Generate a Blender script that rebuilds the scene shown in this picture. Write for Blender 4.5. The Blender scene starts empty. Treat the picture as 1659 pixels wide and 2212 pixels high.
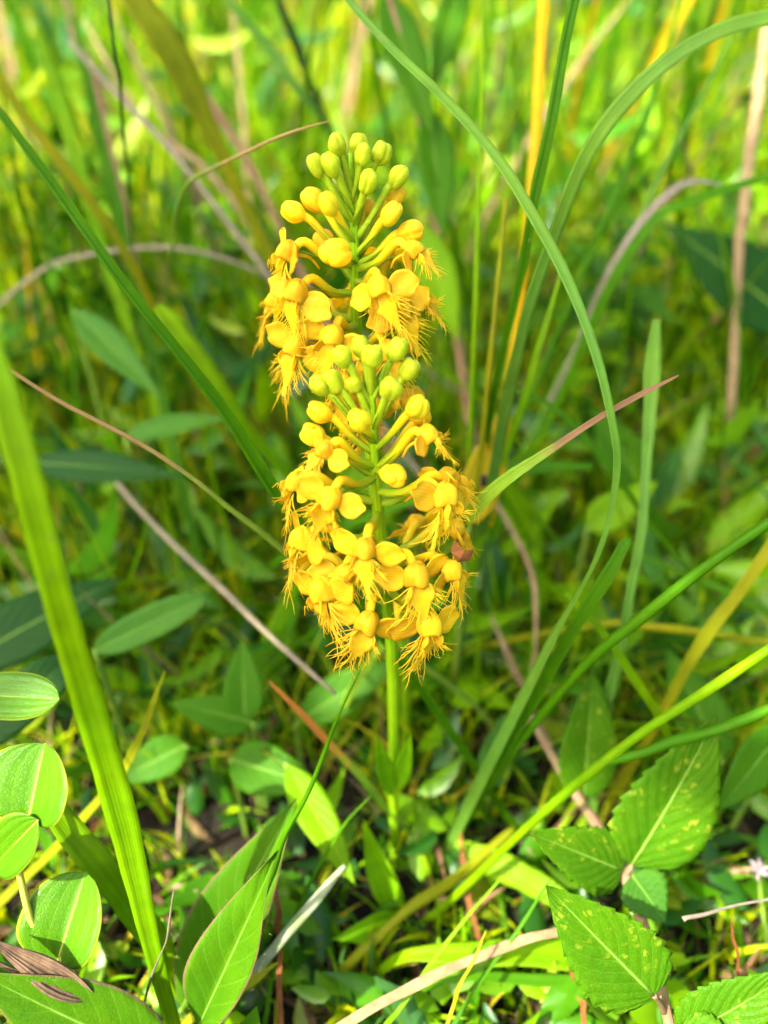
import bpy, math, random
import numpy as np
from mathutils import Vector, Matrix
random.seed(7); rng = np.random.default_rng(7)
R = math.radians
scene = bpy.context.scene
C = scene.collection
CM = 0.01                                   # all modelling is in centimetres

# ------------------------------------------------------------------ camera
PITCH = R(38); CAM_H = 25.8; K = 1671.0     # K: focal length in pixels of a 1659 x 2212 frame
cam = bpy.data.cameras.new('camera'); camo = bpy.data.objects.new('camera', cam); C.objects.link(camo)
camo.location = (0, 0, CAM_H*CM); camo.rotation_euler = (math.pi/2 - PITCH, 0, 0)
cam.sensor_fit = 'VERTICAL'; cam.sensor_height = 36.0; cam.lens = 36.0*K/2212.0
cam.clip_start = 0.005; cam.clip_end = 500
cam.dof.use_dof = True; cam.dof.focus_distance = 0.172; cam.dof.aperture_fstop = cam.lens/4.6; cam.dof.aperture_blades = 0
scene.camera = camo
# ------------------------------------------------------------------ sky and sun
SUN_EL, SUN_AZ = R(50), R(-125)              # azimuth from +Y (away from the camera) towards +X
sun_dir = Vector((math.sin(SUN_AZ)*math.cos(SUN_EL), math.cos(SUN_AZ)*math.cos(SUN_EL), math.sin(SUN_EL)))
w = bpy.data.worlds.new('World'); scene.world = w; w.use_nodes = True
nt = w.node_tree; bg = nt.nodes['Background']; sky = nt.nodes.new('ShaderNodeTexSky')
sky.sky_type = 'NISHITA'; sky.sun_disc = False; sky.sun_elevation = SUN_EL; sky.sun_rotation = SUN_AZ; sky.dust_density = 5.0; sky.ozone_density = 0.3; sky.air_density = 0.9
nt.links.new(sky.outputs[0], bg.inputs[0]); bg.inputs[1].default_value = 0.12
sun = bpy.data.lights.new('sun', 'SUN'); suno = bpy.data.objects.new('sun', sun); C.objects.link(suno)
sun.energy = 3.1; sun.angle = R(0.5); sun.color = (1.0, 0.94, 0.83)
suno.rotation_euler = sun_dir.to_track_quat('Z', 'Y').to_euler(); suno.location = sun_dir*3
scene.view_settings.view_transform = 'Standard'; scene.view_settings.look = 'None'
scene.view_settings.gamma = 1.0; scene.view_settings.exposure = 2.62
scene.cycles.use_denoising = True; scene.cycles.max_bounces = 5; scene.cycles.diffuse_bounces = 3; scene.cycles.glossy_bounces = 2; scene.cycles.transmission_bounces = 2; scene.cycles.adaptive_threshold = 0.03; scene.cycles.use_light_tree = False; scene.cycles.caustics_reflective = False; scene.cycles.caustics_refractive = False; scene.cycles.debug_use_spatial_splits = True; scene.cycles.transparent_max_bounces = 8
scene.cycles.sample_clamp_indirect = 4.0

# ------------------------------------------------------------------ pixel -> point helpers
_f = Vector((0, math.cos(PITCH), -math.sin(PITCH))); _u = Vector((0, math.sin(PITCH), math.cos(PITCH))); _r = Vector((1, 0, 0))
CAM = Vector((0, 0, CAM_H))
def ray(px, py): return _f + _r*((px-829.5)/K) - _u*((py-1106)/K)
def at(px, py, d): return CAM + ray(px, py)*d
def at_y(px, py, Y):
    r = ray(px, py); return CAM + r*(Y/r.y)
def to_cam(p): return (CAM-p).normalized()

# ------------------------------------------------------------------ materials
def new_mat(name):
    m = bpy.data.materials.new(name); m.use_nodes = True; t = m.node_tree; t.nodes.clear()
    return m, t
class N:
    def __init__(s, t): s.t = t
    def new(s, kind, **kw):
        n = s.t.nodes.new(kind)
        for k, v in kw.items(): setattr(n, k, v)
        return n
    def put(s, sock, v):
        if hasattr(v, 'is_output'): s.t.links.new(v, sock)
        elif v is not None:
            if isinstance(v, (tuple, list)) and len(v) == 3 and sock.type == 'RGBA': v = (*v, 1)
            sock.default_value = v
    def m(s, op, a, b=None, c=None, clamp=False):
        n = s.new('ShaderNodeMath', operation=op, use_clamp=clamp)
        s.put(n.inputs[0], a)
        if b is not None: s.put(n.inputs[1], b)
        if c is not None: s.put(n.inputs[2], c)
        return n.outputs[0]
    def mix(s, f, a, b, blend='MIX'):
        n = s.new('ShaderNodeMix', data_type='RGBA', blend_type=blend)
        s.put(n.inputs[0], f); s.put(n.inputs[6], a); s.put(n.inputs[7], b); return n.outputs[2]
    def step(s, x, lo, hi):
        n = s.new('ShaderNodeMapRange'); n.interpolation_type = 'SMOOTHSTEP'
        s.put(n.inputs[0], x); n.inputs[1].default_value = lo; n.inputs[2].default_value = hi; return n.outputs[0]
    def noise(s, vec, scale, detail=3, rough=.55):
        n = s.new('ShaderNodeTexNoise'); s.put(n.inputs['Vector'], vec); n.inputs['Scale'].default_value = scale
        n.inputs['Detail'].default_value = detail; n.inputs['Roughness'].default_value = rough; return n.outputs[0]
    def uv(s):
        n = s.new('ShaderNodeUVMap'); x = s.new('ShaderNodeSeparateXYZ'); s.t.links.new(n.outputs[0], x.inputs[0])
        return x.outputs[0], x.outputs[1], n.outputs[0]
    def ocoord(s): return s.new('ShaderNodeTexCoord').outputs['Object']
    def hsv(s, col, h=None, sat=None, val=None):
        n = s.new('ShaderNodeHueSaturation')
        for i, v in ((0, h), (1, sat), (2, val)):
            if v is not None: s.put(n.inputs[i], v)
        s.put(n.inputs[4], col); return n.outputs[0]
    def bump(s, h, strength, dist):
        n = s.new('ShaderNodeBump'); n.inputs['Strength'].default_value = strength; n.inputs['Distance'].default_value = dist
        s.put(n.inputs['Height'], h); return n.outputs[0]
    def finish(s, col, trans=.4, tcol=None, rough=.5, spec=.4, normal=None, sss=0):
        p = s.new('ShaderNodeBsdfPrincipled'); s.put(p.inputs['Base Color'], col)
        s.put(p.inputs['Roughness'], rough); p.inputs['Specular IOR Level'].default_value = spec
        if normal is not None: s.t.links.new(normal, p.inputs['Normal'])
        out = s.new('ShaderNodeOutputMaterial')
        if trans > 0:
            tr = s.new('ShaderNodeBsdfTranslucent'); s.put(tr.inputs[0], tcol if tcol is not None else col)
            mx = s.new('ShaderNodeMixShader'); mx.inputs[0].default_value = trans
            s.t.links.new(p.outputs[0], mx.inputs[1]); s.t.links.new(tr.outputs[0], mx.inputs[2]); s.t.links.new(mx.outputs[0], out.inputs[0])
        else: s.t.links.new(p.outputs[0], out.inputs[0])

def mat_blade(name, col, trans=.42, tip=None, tip_at=.5, rough=.42, stripes=.22, blotch=.3, glow=1.5):
    """parallel-veined grass: u runs across, v from tip (0) to root (1)"""
    m, t = new_mat(name); n = N(t); u, v, uvv = n.uv(); oc = n.ocoord()
    wv = n.m('SINE', n.m('MULTIPLY', u, 62.0)); wv2 = n.m('SINE', n.m('MULTIPLY', u, 23.0))
    st = n.m('MULTIPLY_ADD', n.m('ADD', wv, wv2), stripes*.25, 1.0)
    nz = n.noise(oc, 160, 4); st = n.m('MULTIPLY', st, n.m('MULTIPLY_ADD', nz, blotch*2, 1-blotch))
    nz2 = n.noise(oc, 22, 2)
    c = n.mix(n.step(nz2, .35, .7), col, (col[0]*1.35, col[1]*1.12, col[2]*.8))
    if tip is not None:
        f = n.m('ADD', v, n.m('MULTIPLY_ADD', n.noise(oc, 260, 4), .22, -.11)); f = n.m('ADD', f, n.m('MULTIPLY', wv2, .03))
        c = n.mix(n.step(f, tip_at-.08, tip_at+.08), tip, c)
    c = n.hsv(c, val=st)
    tc = n.mix(1.0, c, (glow*1.25, glow, glow*.35), 'MULTIPLY')
    fl = n.m('MULTIPLY', n.step(n.noise(oc, 520, 2), .66, .74), n.step(n.noise(oc, 60, 2), .45, .6)); c = n.mix(n.m('MULTIPLY', fl, .7), c, (.22, .15, .05))
    n.finish(c, trans, tc, rough, .08, n.bump(n.m('ADD', wv, n.m('MULTIPLY', nz, 2.5)), .16, .0002)); return m

def mat_leaf(name, col, trans=.38, rough=.42, nveins=9, slant=.45, parallel=False, vein=None, mottled=None, glow=1.5, edge=None, bumpy=.5, spec=.07):
    m, t = new_mat(name); n = N(t); u, v, uvv = n.uv(); oc = n.ocoord()
    a = n.m('ABSOLUTE', n.m('SUBTRACT', u, .5))
    mid = n.m('SUBTRACT', 1.0, n.step(a, .008, .03))
    if parallel: ph = n.m('MULTIPLY', a, nveins*2.0)
    else: ph = n.m('MULTIPLY', n.m('SUBTRACT', v, n.m('MULTIPLY', a, slant*1.6)), nveins)
    tri = n.m('ABSOLUTE', n.m('SUBTRACT', n.m('FRACT', ph), .5))            # .5 on a vein
    sv = n.step(tri, .43, .5)
    vor = n.new('ShaderNodeTexVoronoi', feature='DISTANCE_TO_EDGE'); t.links.new(oc, vor.inputs['Vector']); vor.inputs['Scale'].default_value = 1100
    net = n.step(vor.outputs['Distance'], 0.0, .12)
    nz = n.noise(oc, 120, 5, .6); nz2 = n.noise(oc, 35, 3)
    c = n.mix(n.step(nz2, .3, .7), col, (col[0]*1.5, col[1]*1.18, col[2]*.8))
    c = n.hsv(c, val=n.m('MULTIPLY', n.m('MULTIPLY_ADD', nz, .5, .75), n.m('MULTIPLY_ADD', net, .14, .86)))
    if mottled is not None:
        mk = n.m('MULTIPLY', n.step(n.noise(oc, 420, 3), .52, .68), n.step(tri, .42, .25))
        c = n.mix(n.m('MULTIPLY', mk, n.m('MULTIPLY', n.step(n.noise(oc, 60, 2), .42, .62), .6)), c, mottled)
    vc = vein or (min(col[0]*2.2+.03, 1), min(col[1]*1.6+.05, 1), col[2]*1.2+.02)
    c = n.mix(n.m('MULTIPLY', sv, .22), c, vc); c = n.mix(n.m('MULTIPLY', mid, .5), c, vc)
    if edge is not None: c = n.mix(n.step(a, .455, .495), c, edge)
    tc = n.mix(1.0, c, (glow*1.25, glow, glow*.3), 'MULTIPLY')
    h = n.m('ADD', n.m('MULTIPLY', n.m('SUBTRACT', .5, tri), 1.2), n.m('MULTIPLY_ADD', net, .18, n.m('MULTIPLY', nz, .8)))
    n.finish(c, trans, tc, n.m('MULTIPLY_ADD', nz, .25, rough-.12), spec, n.bump(h, bumpy, .0003)); return m

def mat_petal(name, col, col2, trans=.45, speck=True, glow=1.15, fade=None, rough=.45, veined=False):
    m, t = new_mat(name); n = N(t); oc = n.ocoord()
    nz = n.noise(oc, 300, 3); c = n.mix(n.step(nz, .3, .72), col, col2)
    if fade is not None:                         # v = 0 at the flower, 1 at the stem
        u, v, uvv = n.uv(); c = n.mix(n.step(v, .25, .85), c, fade)
    if veined:
        u, v, uvv = n.uv(); ln = n.m('SINE', n.m('ADD', n.m('MULTIPLY', u, 58.0), n.m('MULTIPLY', nz, 4.0))); c = n.hsv(c, val=n.m('MULTIPLY_ADD', ln, .045, .97))
        ed = n.m('MULTIPLY', n.step(n.m('ABSOLUTE', n.m('SUBTRACT', u, .5)), .40, .5), .45); c = n.mix(ed, c, (.98, .76, .04))
    info = n.new('ShaderNodeObjectInfo'); c = n.hsv(c, h=n.m('MULTIPLY_ADD', info.outputs['Random'], .012, .494), val=n.m('MULTIPLY_ADD', info.outputs['Random'], .22, .88))
    if speck:
        vor = n.new('ShaderNodeTexVoronoi'); t.links.new(oc, vor.inputs['Vector']); vor.inputs['Scale'].default_value = 560
        dot = n.m('MULTIPLY', n.m('SUBTRACT', 1.0, n.step(vor.outputs['Distance'], .05, .1)), n.m('GREATER_THAN', vor.outputs['Color'], .72))
        c = n.mix(n.m('MULTIPLY', dot, .85), c, (.06, .035, .01))
    n.finish(c, trans, n.mix(1.0, c, (glow, glow*.95, glow*.6), 'MULTIPLY'), rough, .15, n.bump(n.noise(oc, 900, 3), .25, .0003)); return m

def mat_island(name, stops, trans=.4, rough=.45, glow=1.5, spec=.12):
    """one colour per blade of a joined mass"""
    m, t = new_mat(name); n = N(t); g = n.new('ShaderNodeNewGeometry'); r = n.new('ShaderNodeValToRGB'); r.color_ramp.interpolation = 'CONSTANT'
    els = r.color_ramp.elements
    while len(els) < len(stops): els.new(.5)
    for e, (p, c) in zip(els, stops): e.position = p; e.color = (*c, 1)
    t.links.new(g.outputs['Random Per Island'], r.inputs[0])
    c = n.hsv(r.outputs[0], val=n.m('MULTIPLY_ADD', n.noise(n.ocoord(), 70, 3), .7, .65))
    n.finish(c, trans, n.mix(1.0, c, (glow*1.2, glow, glow*.35), 'MULTIPLY'), rough, spec); return m

def mat_dry(name, col, col2, trans=.12, rough=.7):
    m, t = new_mat(name); n = N(t); oc = n.ocoord(); u, v, uvv = n.uv()
    nz = n.noise(oc, 200, 5, .65); c = n.mix(n.step(nz, .32, .68), col, col2)
    st = n.m('SINE', n.m('MULTIPLY', u, 48.0)); c = n.hsv(c, val=n.m('MULTIPLY_ADD', st, .12, 1.0))
    n.finish(c, trans, c, rough, .25, n.bump(n.m('ADD', st, n.m('MULTIPLY', nz, 2)), .5, .0003)); return m

LIME = (.14, .305, .002); MID = (.045, .16, .002); DEEP = (.009, .04, .002); TEAL = (.08, .20, .022); YEL = (.46, .38, .012); OLIVE = (.19, .23, .006)
M = dict(
 lime=mat_blade('grass_lime', LIME, .5), mid=mat_blade('grass_green', MID), deep=mat_blade('grass_deep', DEEP, .3),
 teal=mat_blade('grass_bluish', TEAL, .3, rough=.36), yellow=mat_blade('grass_yellow', YEL, .45), olive=mat_blade('grass_olive', OLIVE, .4),
 browntip=mat_blade('grass_dead_tip', (.16, .30, .02), .35, tip=(.20, .115, .055), tip_at=.36, rough=.6),
 orangetip=mat_blade('grass_orange_tip', (.10, .22, .015), .3, tip=(.36, .15, .025), tip_at=.42, rough=.6),
 tipstem=mat_blade('stem_brown_tip', (.13, .24, .03), .2, tip=(.30, .20, .07), tip_at=.4, rough=.5),
 tan=mat_dry('dry_tan', (.33, .23, .11), (.22, .145, .065)), mauve=mat_dry('dry_mauve', (.15, .13, .078), (.22, .185, .105)),
 rose=mat_dry('dry_rose', (.17, .09, .042), (.24, .15, .07)), rust=mat_dry('dry_rust', (.26, .10, .02), (.16, .06, .015)), pale=mat_dry('dry_pale', (.24, .205, .15), (.17, .14, .095)),
 crisp=mat_dry('crisp_brown', (.06, .035, .018), (.15, .095, .05)),
 whitestem=mat_dry('waxy_stem', (.44, .47, .30), (.26, .36, .12), .2, .5),
 vine=mat_leaf('vine_leaf', (.06, .185, .003), .36, .34, 3, parallel=True, vein=(.16, .34, .01), edge=(.26, .34, .02), bumpy=.6, spec=.2),
 fuzzy=mat_leaf('downy_leaf', (.04, .135, .003), .36, .45, 8, .3, edge=(.16, .10, .05), bumpy=.6),
 serrate=mat_leaf('serrate_leaf', (.045, .15, .003), .38, .45, 9, .5, mottled=(.34, .36, .03), bumpy=.9),
 weed=mat_leaf('weed_leaf', (.038, .14, .003), .4, .4, 7), weedblue=mat_leaf('weed_leaf_bluish', (.042, .145, .014), .35, .4, 7),
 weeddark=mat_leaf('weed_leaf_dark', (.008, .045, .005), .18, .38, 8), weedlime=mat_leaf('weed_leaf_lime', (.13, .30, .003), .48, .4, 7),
 sallow=mat_leaf('sallow_leaf', (.32, .29, .008), .4, .5, 7),
 spot=mat_dry('leaf_spot', (.02, .012, .006), (.035, .02, .01), 0),
 weedstem=mat_blade('weed_stem', (.13, .24, .03), .15), pinkstem=mat_dry('pink_stem', (.30, .15, .10), (.20, .17, .06), .1, .5),
 yellowstem=mat_blade('vine_stem', (.36, .38, .06), .2),
 petal=mat_petal('petal_yellow', (.96, .615, .012), (.98, .73, .032), .58, glow=1.0, veined=True), lip=mat_petal('lip_yellow', (.97, .67, .016), (.99, .80, .06), .52, False, 1.0, veined=True),
 ybud=mat_petal('bud_yellow', (.94, .60, .010), (.96, .70, .022), .38, glow=1.0), ygbud=mat_petal('bud_turning', (.74, .60, .012), (.60, .56, .015), .3), gbud=mat_petal('bud_green', (.40, .52, .012), (.52, .58, .02), .3),
 ped=mat_petal('pedicel_fading', (.90, .62, .01), (.86, .64, .015), .3, False, fade=(.34, .48, .01)), gped=mat_petal('pedicel_green', (.32, .46, .012), (.40, .52, .015), .25, False),
 bract=mat_petal('bract_green', (.18, .34, .008), (.26, .40, .01), .35, False, 1.4), ostem=mat_blade('orchid_stem', (.20, .40, .006), .2, stripes=.5), oleaf=mat_blade('orchid_leaf', (.15, .36, .004), .42),
)
# ------------------------------------------------------------------ mesh helpers (cm in, metres out)
def mesh(name, V, F, mat, UV=None, smooth=True):
    me = bpy.data.meshes.new(name)
    me.from_pydata([tuple(c*CM for c in v) for v in V], [], F)
    if UV is not None:
        l = me.uv_layers.new(name='UVMap'); idx = np.empty(len(me.loops), dtype=np.int32); me.loops.foreach_get('vertex_index', idx)
        l.data.foreach_set('uv', np.asarray(UV, dtype=np.float32)[idx].ravel())
    if smooth: me.polygons.foreach_set('use_smooth', [True]*len(me.polygons))
    if mat is not None: me.materials.append(M[mat] if isinstance(mat, str) else mat)
    return me
def obj(name, me, parent=None, mat4=None):
    o = bpy.data.objects.new(name, me); C.objects.link(o)
    if parent is not None: o.parent = parent
    if mat4 is not None: o.matrix_local = mat4
    return o
def tag(o, label=None, cat=None, group=None, kind=None):
    for k, v in (('label', label), ('category', cat), ('group', group), ('kind', kind)):
        if v: o[k] = v
    return o
def thing(name, label, cat, base, group=None):
    o = bpy.data.objects.new(name, None); C.objects.link(o); o.empty_display_size = .01
    o.location = Vector(base)*CM; return tag(o, label, cat, group)
def rel(pts, base): b = Vector(base); return [Vector(p)-b for p in pts]
def spline(P, n):
    """Catmull-Rom through P, n samples"""
    P = [np.array(p, float) for p in P]
    if len(P) == 2: return [Vector(P[0]+(P[1]-P[0])*i/(n-1)) for i in range(n)]
    Q = [2*P[0]-P[1]]+P+[2*P[-1]-P[-2]]; L = [np.linalg.norm(P[i+1]-P[i])**.5+1e-6 for i in range(len(P)-1)]
    out = []; m = len(P)-1
    for i in range(n):
        x = i/(n-1)*m; k = min(int(x), m-1); t = x-k; a, b, c, d = Q[k:k+4]
        out.append(Vector(.5*(2*b+(c-a)*t+(2*a-5*b+4*c-d)*t*t+(3*b-a-3*c+d)*t**3)))
    return out
def interp(xs, n):
    m = len(xs)-1; out = []
    for i in range(n):
        x = i/(n-1)*m; k = min(int(x), m-1) if m else 0; t = x-k
        out.append(xs[k] if not m else xs[k]*(1-t)+xs[k+1]*t)
    return out
def tangents(P): return [((P[min(i+1, len(P)-1)]-P[max(i-1, 0)]).normalized()) for i in range(len(P))]
def tube(P, rad, sides=8, cap=True):
    V, F, UV = [], [], []; T = tangents(P); n = len(P)
    ref = Vector((0, 0, 1)) if abs(T[0].z) < .9 else Vector((1, 0, 0)); A = T[0].cross(ref).normalized()
    for i in range(n):
        A = (A - T[i]*A.dot(T[i])).normalized(); B = T[i].cross(A)
        for j in range(sides):
            a = 2*math.pi*j/sides; V.append(P[i]+(A*math.cos(a)+B*math.sin(a))*rad[i]); UV.append((abs(j/sides-.5)*2, i/(n-1)))
    for i in range(n-1):
        for j in range(sides): k = (j+1) % sides; F.append((i*sides+j, i*sides+k, (i+1)*sides+k, (i+1)*sides+j))
    if cap: F.append(tuple(range(sides))[::-1]); F.append(tuple((n-1)*sides+j for j in range(sides)))
    return V, F, UV
def ribbon(P, W, nrm, fold=.25, roll=0.0, rolls=None, cols=5, thick=.012):
    """a blade with a folded cross-section and real thickness; nrm(p) gives the side it faces"""
    V, F, UV = [], [], []; T = tangents(P); n = len(P); rows = []
    for i in range(n):
        nn = nrm(P[i]); X = T[i].cross(nn)
        X = X.normalized() if X.length > 1e-4 else T[i].orthogonal().normalized()
        q = Matrix.Rotation(roll+(rolls[i] if rolls else 0), 3, T[i]); X = q @ X; Z = X.cross(T[i]).normalized()
        for side in (0, 1):
            for j in range(cols):
                s = (j/(cols-1))*2-1
                V.append(P[i]+X*(s*W[i]*.5)+Z*((abs(s)-.5)*fold*W[i]*.5 - side*thick*(1-.75*abs(s)))); UV.append((j/(cols-1), i/(n-1)))
    st = cols*2
    for i in range(n-1):
        for j in range(cols-1):
            a = i*st+j; F.append((a, a+1, a+st+1, a+st)); b = a+cols; F.append((b, b+st, b+st+1, b+1))
        for a, b in ((i*st, i*st+cols), (i*st+cols*2-1, i*st+cols-1)): F.append((a, a+st, b+st, b))
    return V, F, UV
def to_ground(P, W):
    p = P[-1]
    if p.z < .2: return P, W
    t = (P[-1]-P[-2]).normalized(); h = Vector((t.x, t.y, 0)); k = p.z
    if t.z < -.25: s = min(p.z/(-t.z), p.z*1.5+.6)
    else: s = p.z*.6
    if h.length > 1e-5: h = h.normalized()*min(s*Vector((t.x, t.y)).length, p.z*1.1+.4)
    return P+[p+h*.6-Vector((0, 0, p.z*.5)), p+h-Vector((0, 0, p.z+.25))], W+[W[-1]*.95, W[-1]*.85]
def facing(p): return (to_cam(p)*.75+Vector((0, 0, .55))).normalized()

def grass(name, label, cat, pts, wpx, mat, kind='blade', fold=.3, roll=0., rolls=None, group=None, root=True, n=None):
    P = [at(*p) for p in pts]; ws = interp([float(x) for x in wpx], len(P)); W = [wv*p[2]/K*(.54 if name == 'dry_stalk' else .84 if wv < 50 else 1.0) for wv, p in zip(ws, pts)]
    if root: P, W = to_ground(P, W)
    n = n or max(14, 4*len(P)); base = P[-1].copy(); Q = spline(P, n); W = interp(W, n); rj = random.Random(label); f1, f2, f3 = rj.uniform(4, 9), rj.uniform(14, 26), rj.uniform(0, 6)
    W = [x*(1+.07*math.sin(f2*i/n+f3)+rj.uniform(-.05, .05)) for i, x in enumerate(W)]
    Q = [q+Vector((math.sin(f1*i/n*3+f3), .5*math.cos(f1*i/n*2), math.sin(f2*i/n)))*(.03*math.sin(math.pi*i/(n-1))) for i, q in enumerate(Q)]
    if kind == 'stem':
        r = [max(x*.5, .004) for x in W]; V, F, UV = tube(Q, r, 8)
    else: V, F, UV = ribbon(Q, W, facing, fold, roll, interp(rolls, n) if rolls else None)
    o = obj(name, mesh(name, rel(V, base), F, mat, UV)); o.location = base*CM
    return tag(o, label, cat, group)

def leaf_geo(L, W, shape='ovate', fold=.18, droop=.12, teeth=0, nv=28, nu=9, quilt=0., wave=0., veins=8, slant=.5, thick=.012, seed=0):
    """base at the origin, along +Y, face up +Z"""
    rd = random.Random(seed); V, F, UV = [], [], []; ph = rd.random()*6
    for side in (0, 1):
        for i in range(nv+1):
            s = i/nv
            if shape == 'ovate': h = math.sin(math.pi*min(1, s**.62))**.85*(1-.12*s)
            elif shape == 'lance': h = math.sin(math.pi*s**.75)**1.05
            elif shape == 'oval': h = max(0, 1-abs(2*s-1)**2.5)**.55
            elif shape == 'heart': h = max(0, 1-abs(2*s**.8-1)**2.4)**.5
            else: h = math.sin(math.pi*s)
            h = max(h, .03 if i < nv else .01)*W*.5
            for j in range(nu):
                x = j/(nu-1)*2-1; e = 1.0
                if teeth and abs(x) > .6: e = 1+.14*(1-(s*teeth) % 1.0-.4)*(abs(x)-.6)/.4
                vph = (s-abs(x)*.5*slant*1.6)*veins; tri = abs((vph % 1)-.5)
                z = fold*abs(x)*h*(1-.25*abs(x)) - droop*L*s*s + quilt*(.5-tri)*h*(1-abs(x)**3)*min(1, abs(x)*3) + wave*W*math.sin(s*9+ph+(1.3 if x > 0 else 0))*abs(x)**2
                V.append((x*h*e, s*L+(.06*h*((s*teeth) % 1.0) if teeth and abs(x) > .9 else 0), z-side*thick)); UV.append((j/(nu-1), s))
    st = nu; off = (nv+1)*nu
    for i in range(nv):
        for j in range(nu-1):
            a = i*st+j; F.append((a, a+1, a+st+1, a+st)); b = a+off; F.append((b, b+st, b+st+1, b+1))
        for j in (0, nu-1):
            a = i*st+j; F.append((a, a+st, a+st+off, a+off) if j == 0 else (a, a+off, a+st+off, a+st))
    return V, F, UV
def frame(base, tip, nrm):
    Y = (tip-base).normalized(); Z = (nrm-Y*nrm.dot(Y)).normalized(); X = Y.cross(Z)
    m = Matrix.Identity(4)
    for i in range(3): m[i][0] = X[i]; m[i][1] = Y[i]; m[i][2] = Z[i]; m[i][3] = base[i]*CM
    return m
def leaf_at(b, t, wpx, nrm=None, **kw):
    """matrix and geometry for a leaf from base pixel b to tip pixel t, each (px, py, depth)"""
    B, T = at(*b), at(*t); n = Vector(nrm) if nrm else facing(B); wd = wpx*(b[2]+t[2])*.5/K
    L = (T-B).length; return frame(B, T, n), L, leaf_geo(L, wd, **kw)
def midrib(L, droop, fold, W):
    P = [Vector((0, L*s, -droop*L*s*s-.012)) for s in np.linspace(0.0, .93, 9)]; return tube(P, [W*.022*(1-.75*i/8) for i in range(9)], 5)
def add_leaf(parent, b, t, wpx, mat, name='leaf', ribmat='weedstem', label=None, **kw):
    mtx, L, geo = leaf_at(b, t, wpx, **kw); base = parent.location if parent else Vector()
    m2 = mtx.copy(); m2.translation = mtx.translation-base
    o = obj(name, mesh(name, *geo[:2], mat, geo[2]), parent, m2)
    obj('midrib', mesh('midrib', *(lambda g: (g[0], g[1], ribmat, g[2]))(midrib(L, kw.get('droop', .12), 0, wpx*b[2]/K))), o)
    if label: o['label'] = label
    return o
def add_stem(parent, pts, wpx, mat, name='stem', world=None, root=False):
    P = world or [at(*p) for p in pts]; ws = interp([float(x) for x in wpx], len(P))
    W = [a*(p[2] if pts else 20)/K for a, p in zip(ws, pts or [(0, 0, 20)]*len(P))]
    if root: P, W = to_ground(P, W)
    n = max(10, len(P)*4); V, F, UV = tube(spline(P, n), [x*.5 for x in interp(W, n)], 8)
    base = parent.location/CM; return obj(name, mesh(name, rel(V, base), F, mat, UV), parent)

#==SETTING==
# ------------------------------------------------------------------ ground
def ground():
    m, t = new_mat('soil'); n = N(t); oc = n.ocoord()
    a = n.noise(oc, 45, 6, .65); b = n.noise(oc, 9, 4)
    c = n.mix(n.step(a, .35, .65), (.004, .0035, .002), (.015, .011, .006)); c = n.mix(n.step(b, .5, .68), c, (.03, .055, .012))
    n.finish(c, 0, None, .9, .15, n.bump(a, .9, .004))
    xs = np.concatenate([-np.geomspace(60, .5, 14), np.linspace(-.45, .45, 46), np.geomspace(.5, 60, 14)])
    ys = np.concatenate([-np.geomspace(60, .25, 10), np.linspace(-.2, 1.0, 60), np.geomspace(1.1, 60, 16)])
    V = [(x*100, y*100, .35*math.sin(x*31+y*17)*math.cos(y*41-x*9)*(1 if abs(x) < 1 and -.3 < y < 2 else 0)-.25) for y in ys for x in xs]; k = len(xs)
    F = [(i*k+j, i*k+j+1, (i+1)*k+j+1, (i+1)*k+j) for i in range(len(ys)-1) for j in range(k-1)]
    tag(obj('ground', mesh('ground', V, F, m)), 'dark soil and litter under the meadow', kind='structure')
ground()

# ------------------------------------------------------------------ the uncountable mass of the meadow
def mass(name, V, F, mat, label, cat):
    me = bpy.data.meshes.new(name); V = np.asarray(V, np.float32)*CM; F = np.asarray(F, np.int32)
    me.vertices.add(len(V)); me.vertices.foreach_set('co', V.ravel()); me.loops.add(F.size); me.loops.foreach_set('vertex_index', F.ravel())
    me.polygons.add(len(F)); me.polygons.foreach_set('loop_start', np.arange(0, F.size, 4, dtype=np.int32)); me.polygons.foreach_set('loop_total', np.full(len(F), 4, np.int32))
    me.polygons.foreach_set('use_smooth', np.ones(len(F), bool)); me.update(calc_edges=True); me.validate()
    me.materials.append(mat); return tag(obj(name, me), label, cat, kind='stuff')
def scatter(n, y0, y1, spread=.66, pad=9.0):
    nc = max(8, n//22); k = rng.integers(0, nc, n); cy = y0*(y1/y0)**rng.random(nc); cx = (rng.random(nc)*2-1)*(spread*cy+pad)     # tufts
    y = y0*(y1/y0)**rng.random(n); x = (rng.random(n)*2-1)*(spread*y+pad); t = rng.random(n) < .6
    y = np.where(t, np.maximum(cy[k]*(1+rng.normal(0, .045, n)), y0), y); x = np.where(t, cx[k]+rng.normal(0, .05, n)*cy[k], x); return x, y
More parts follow.
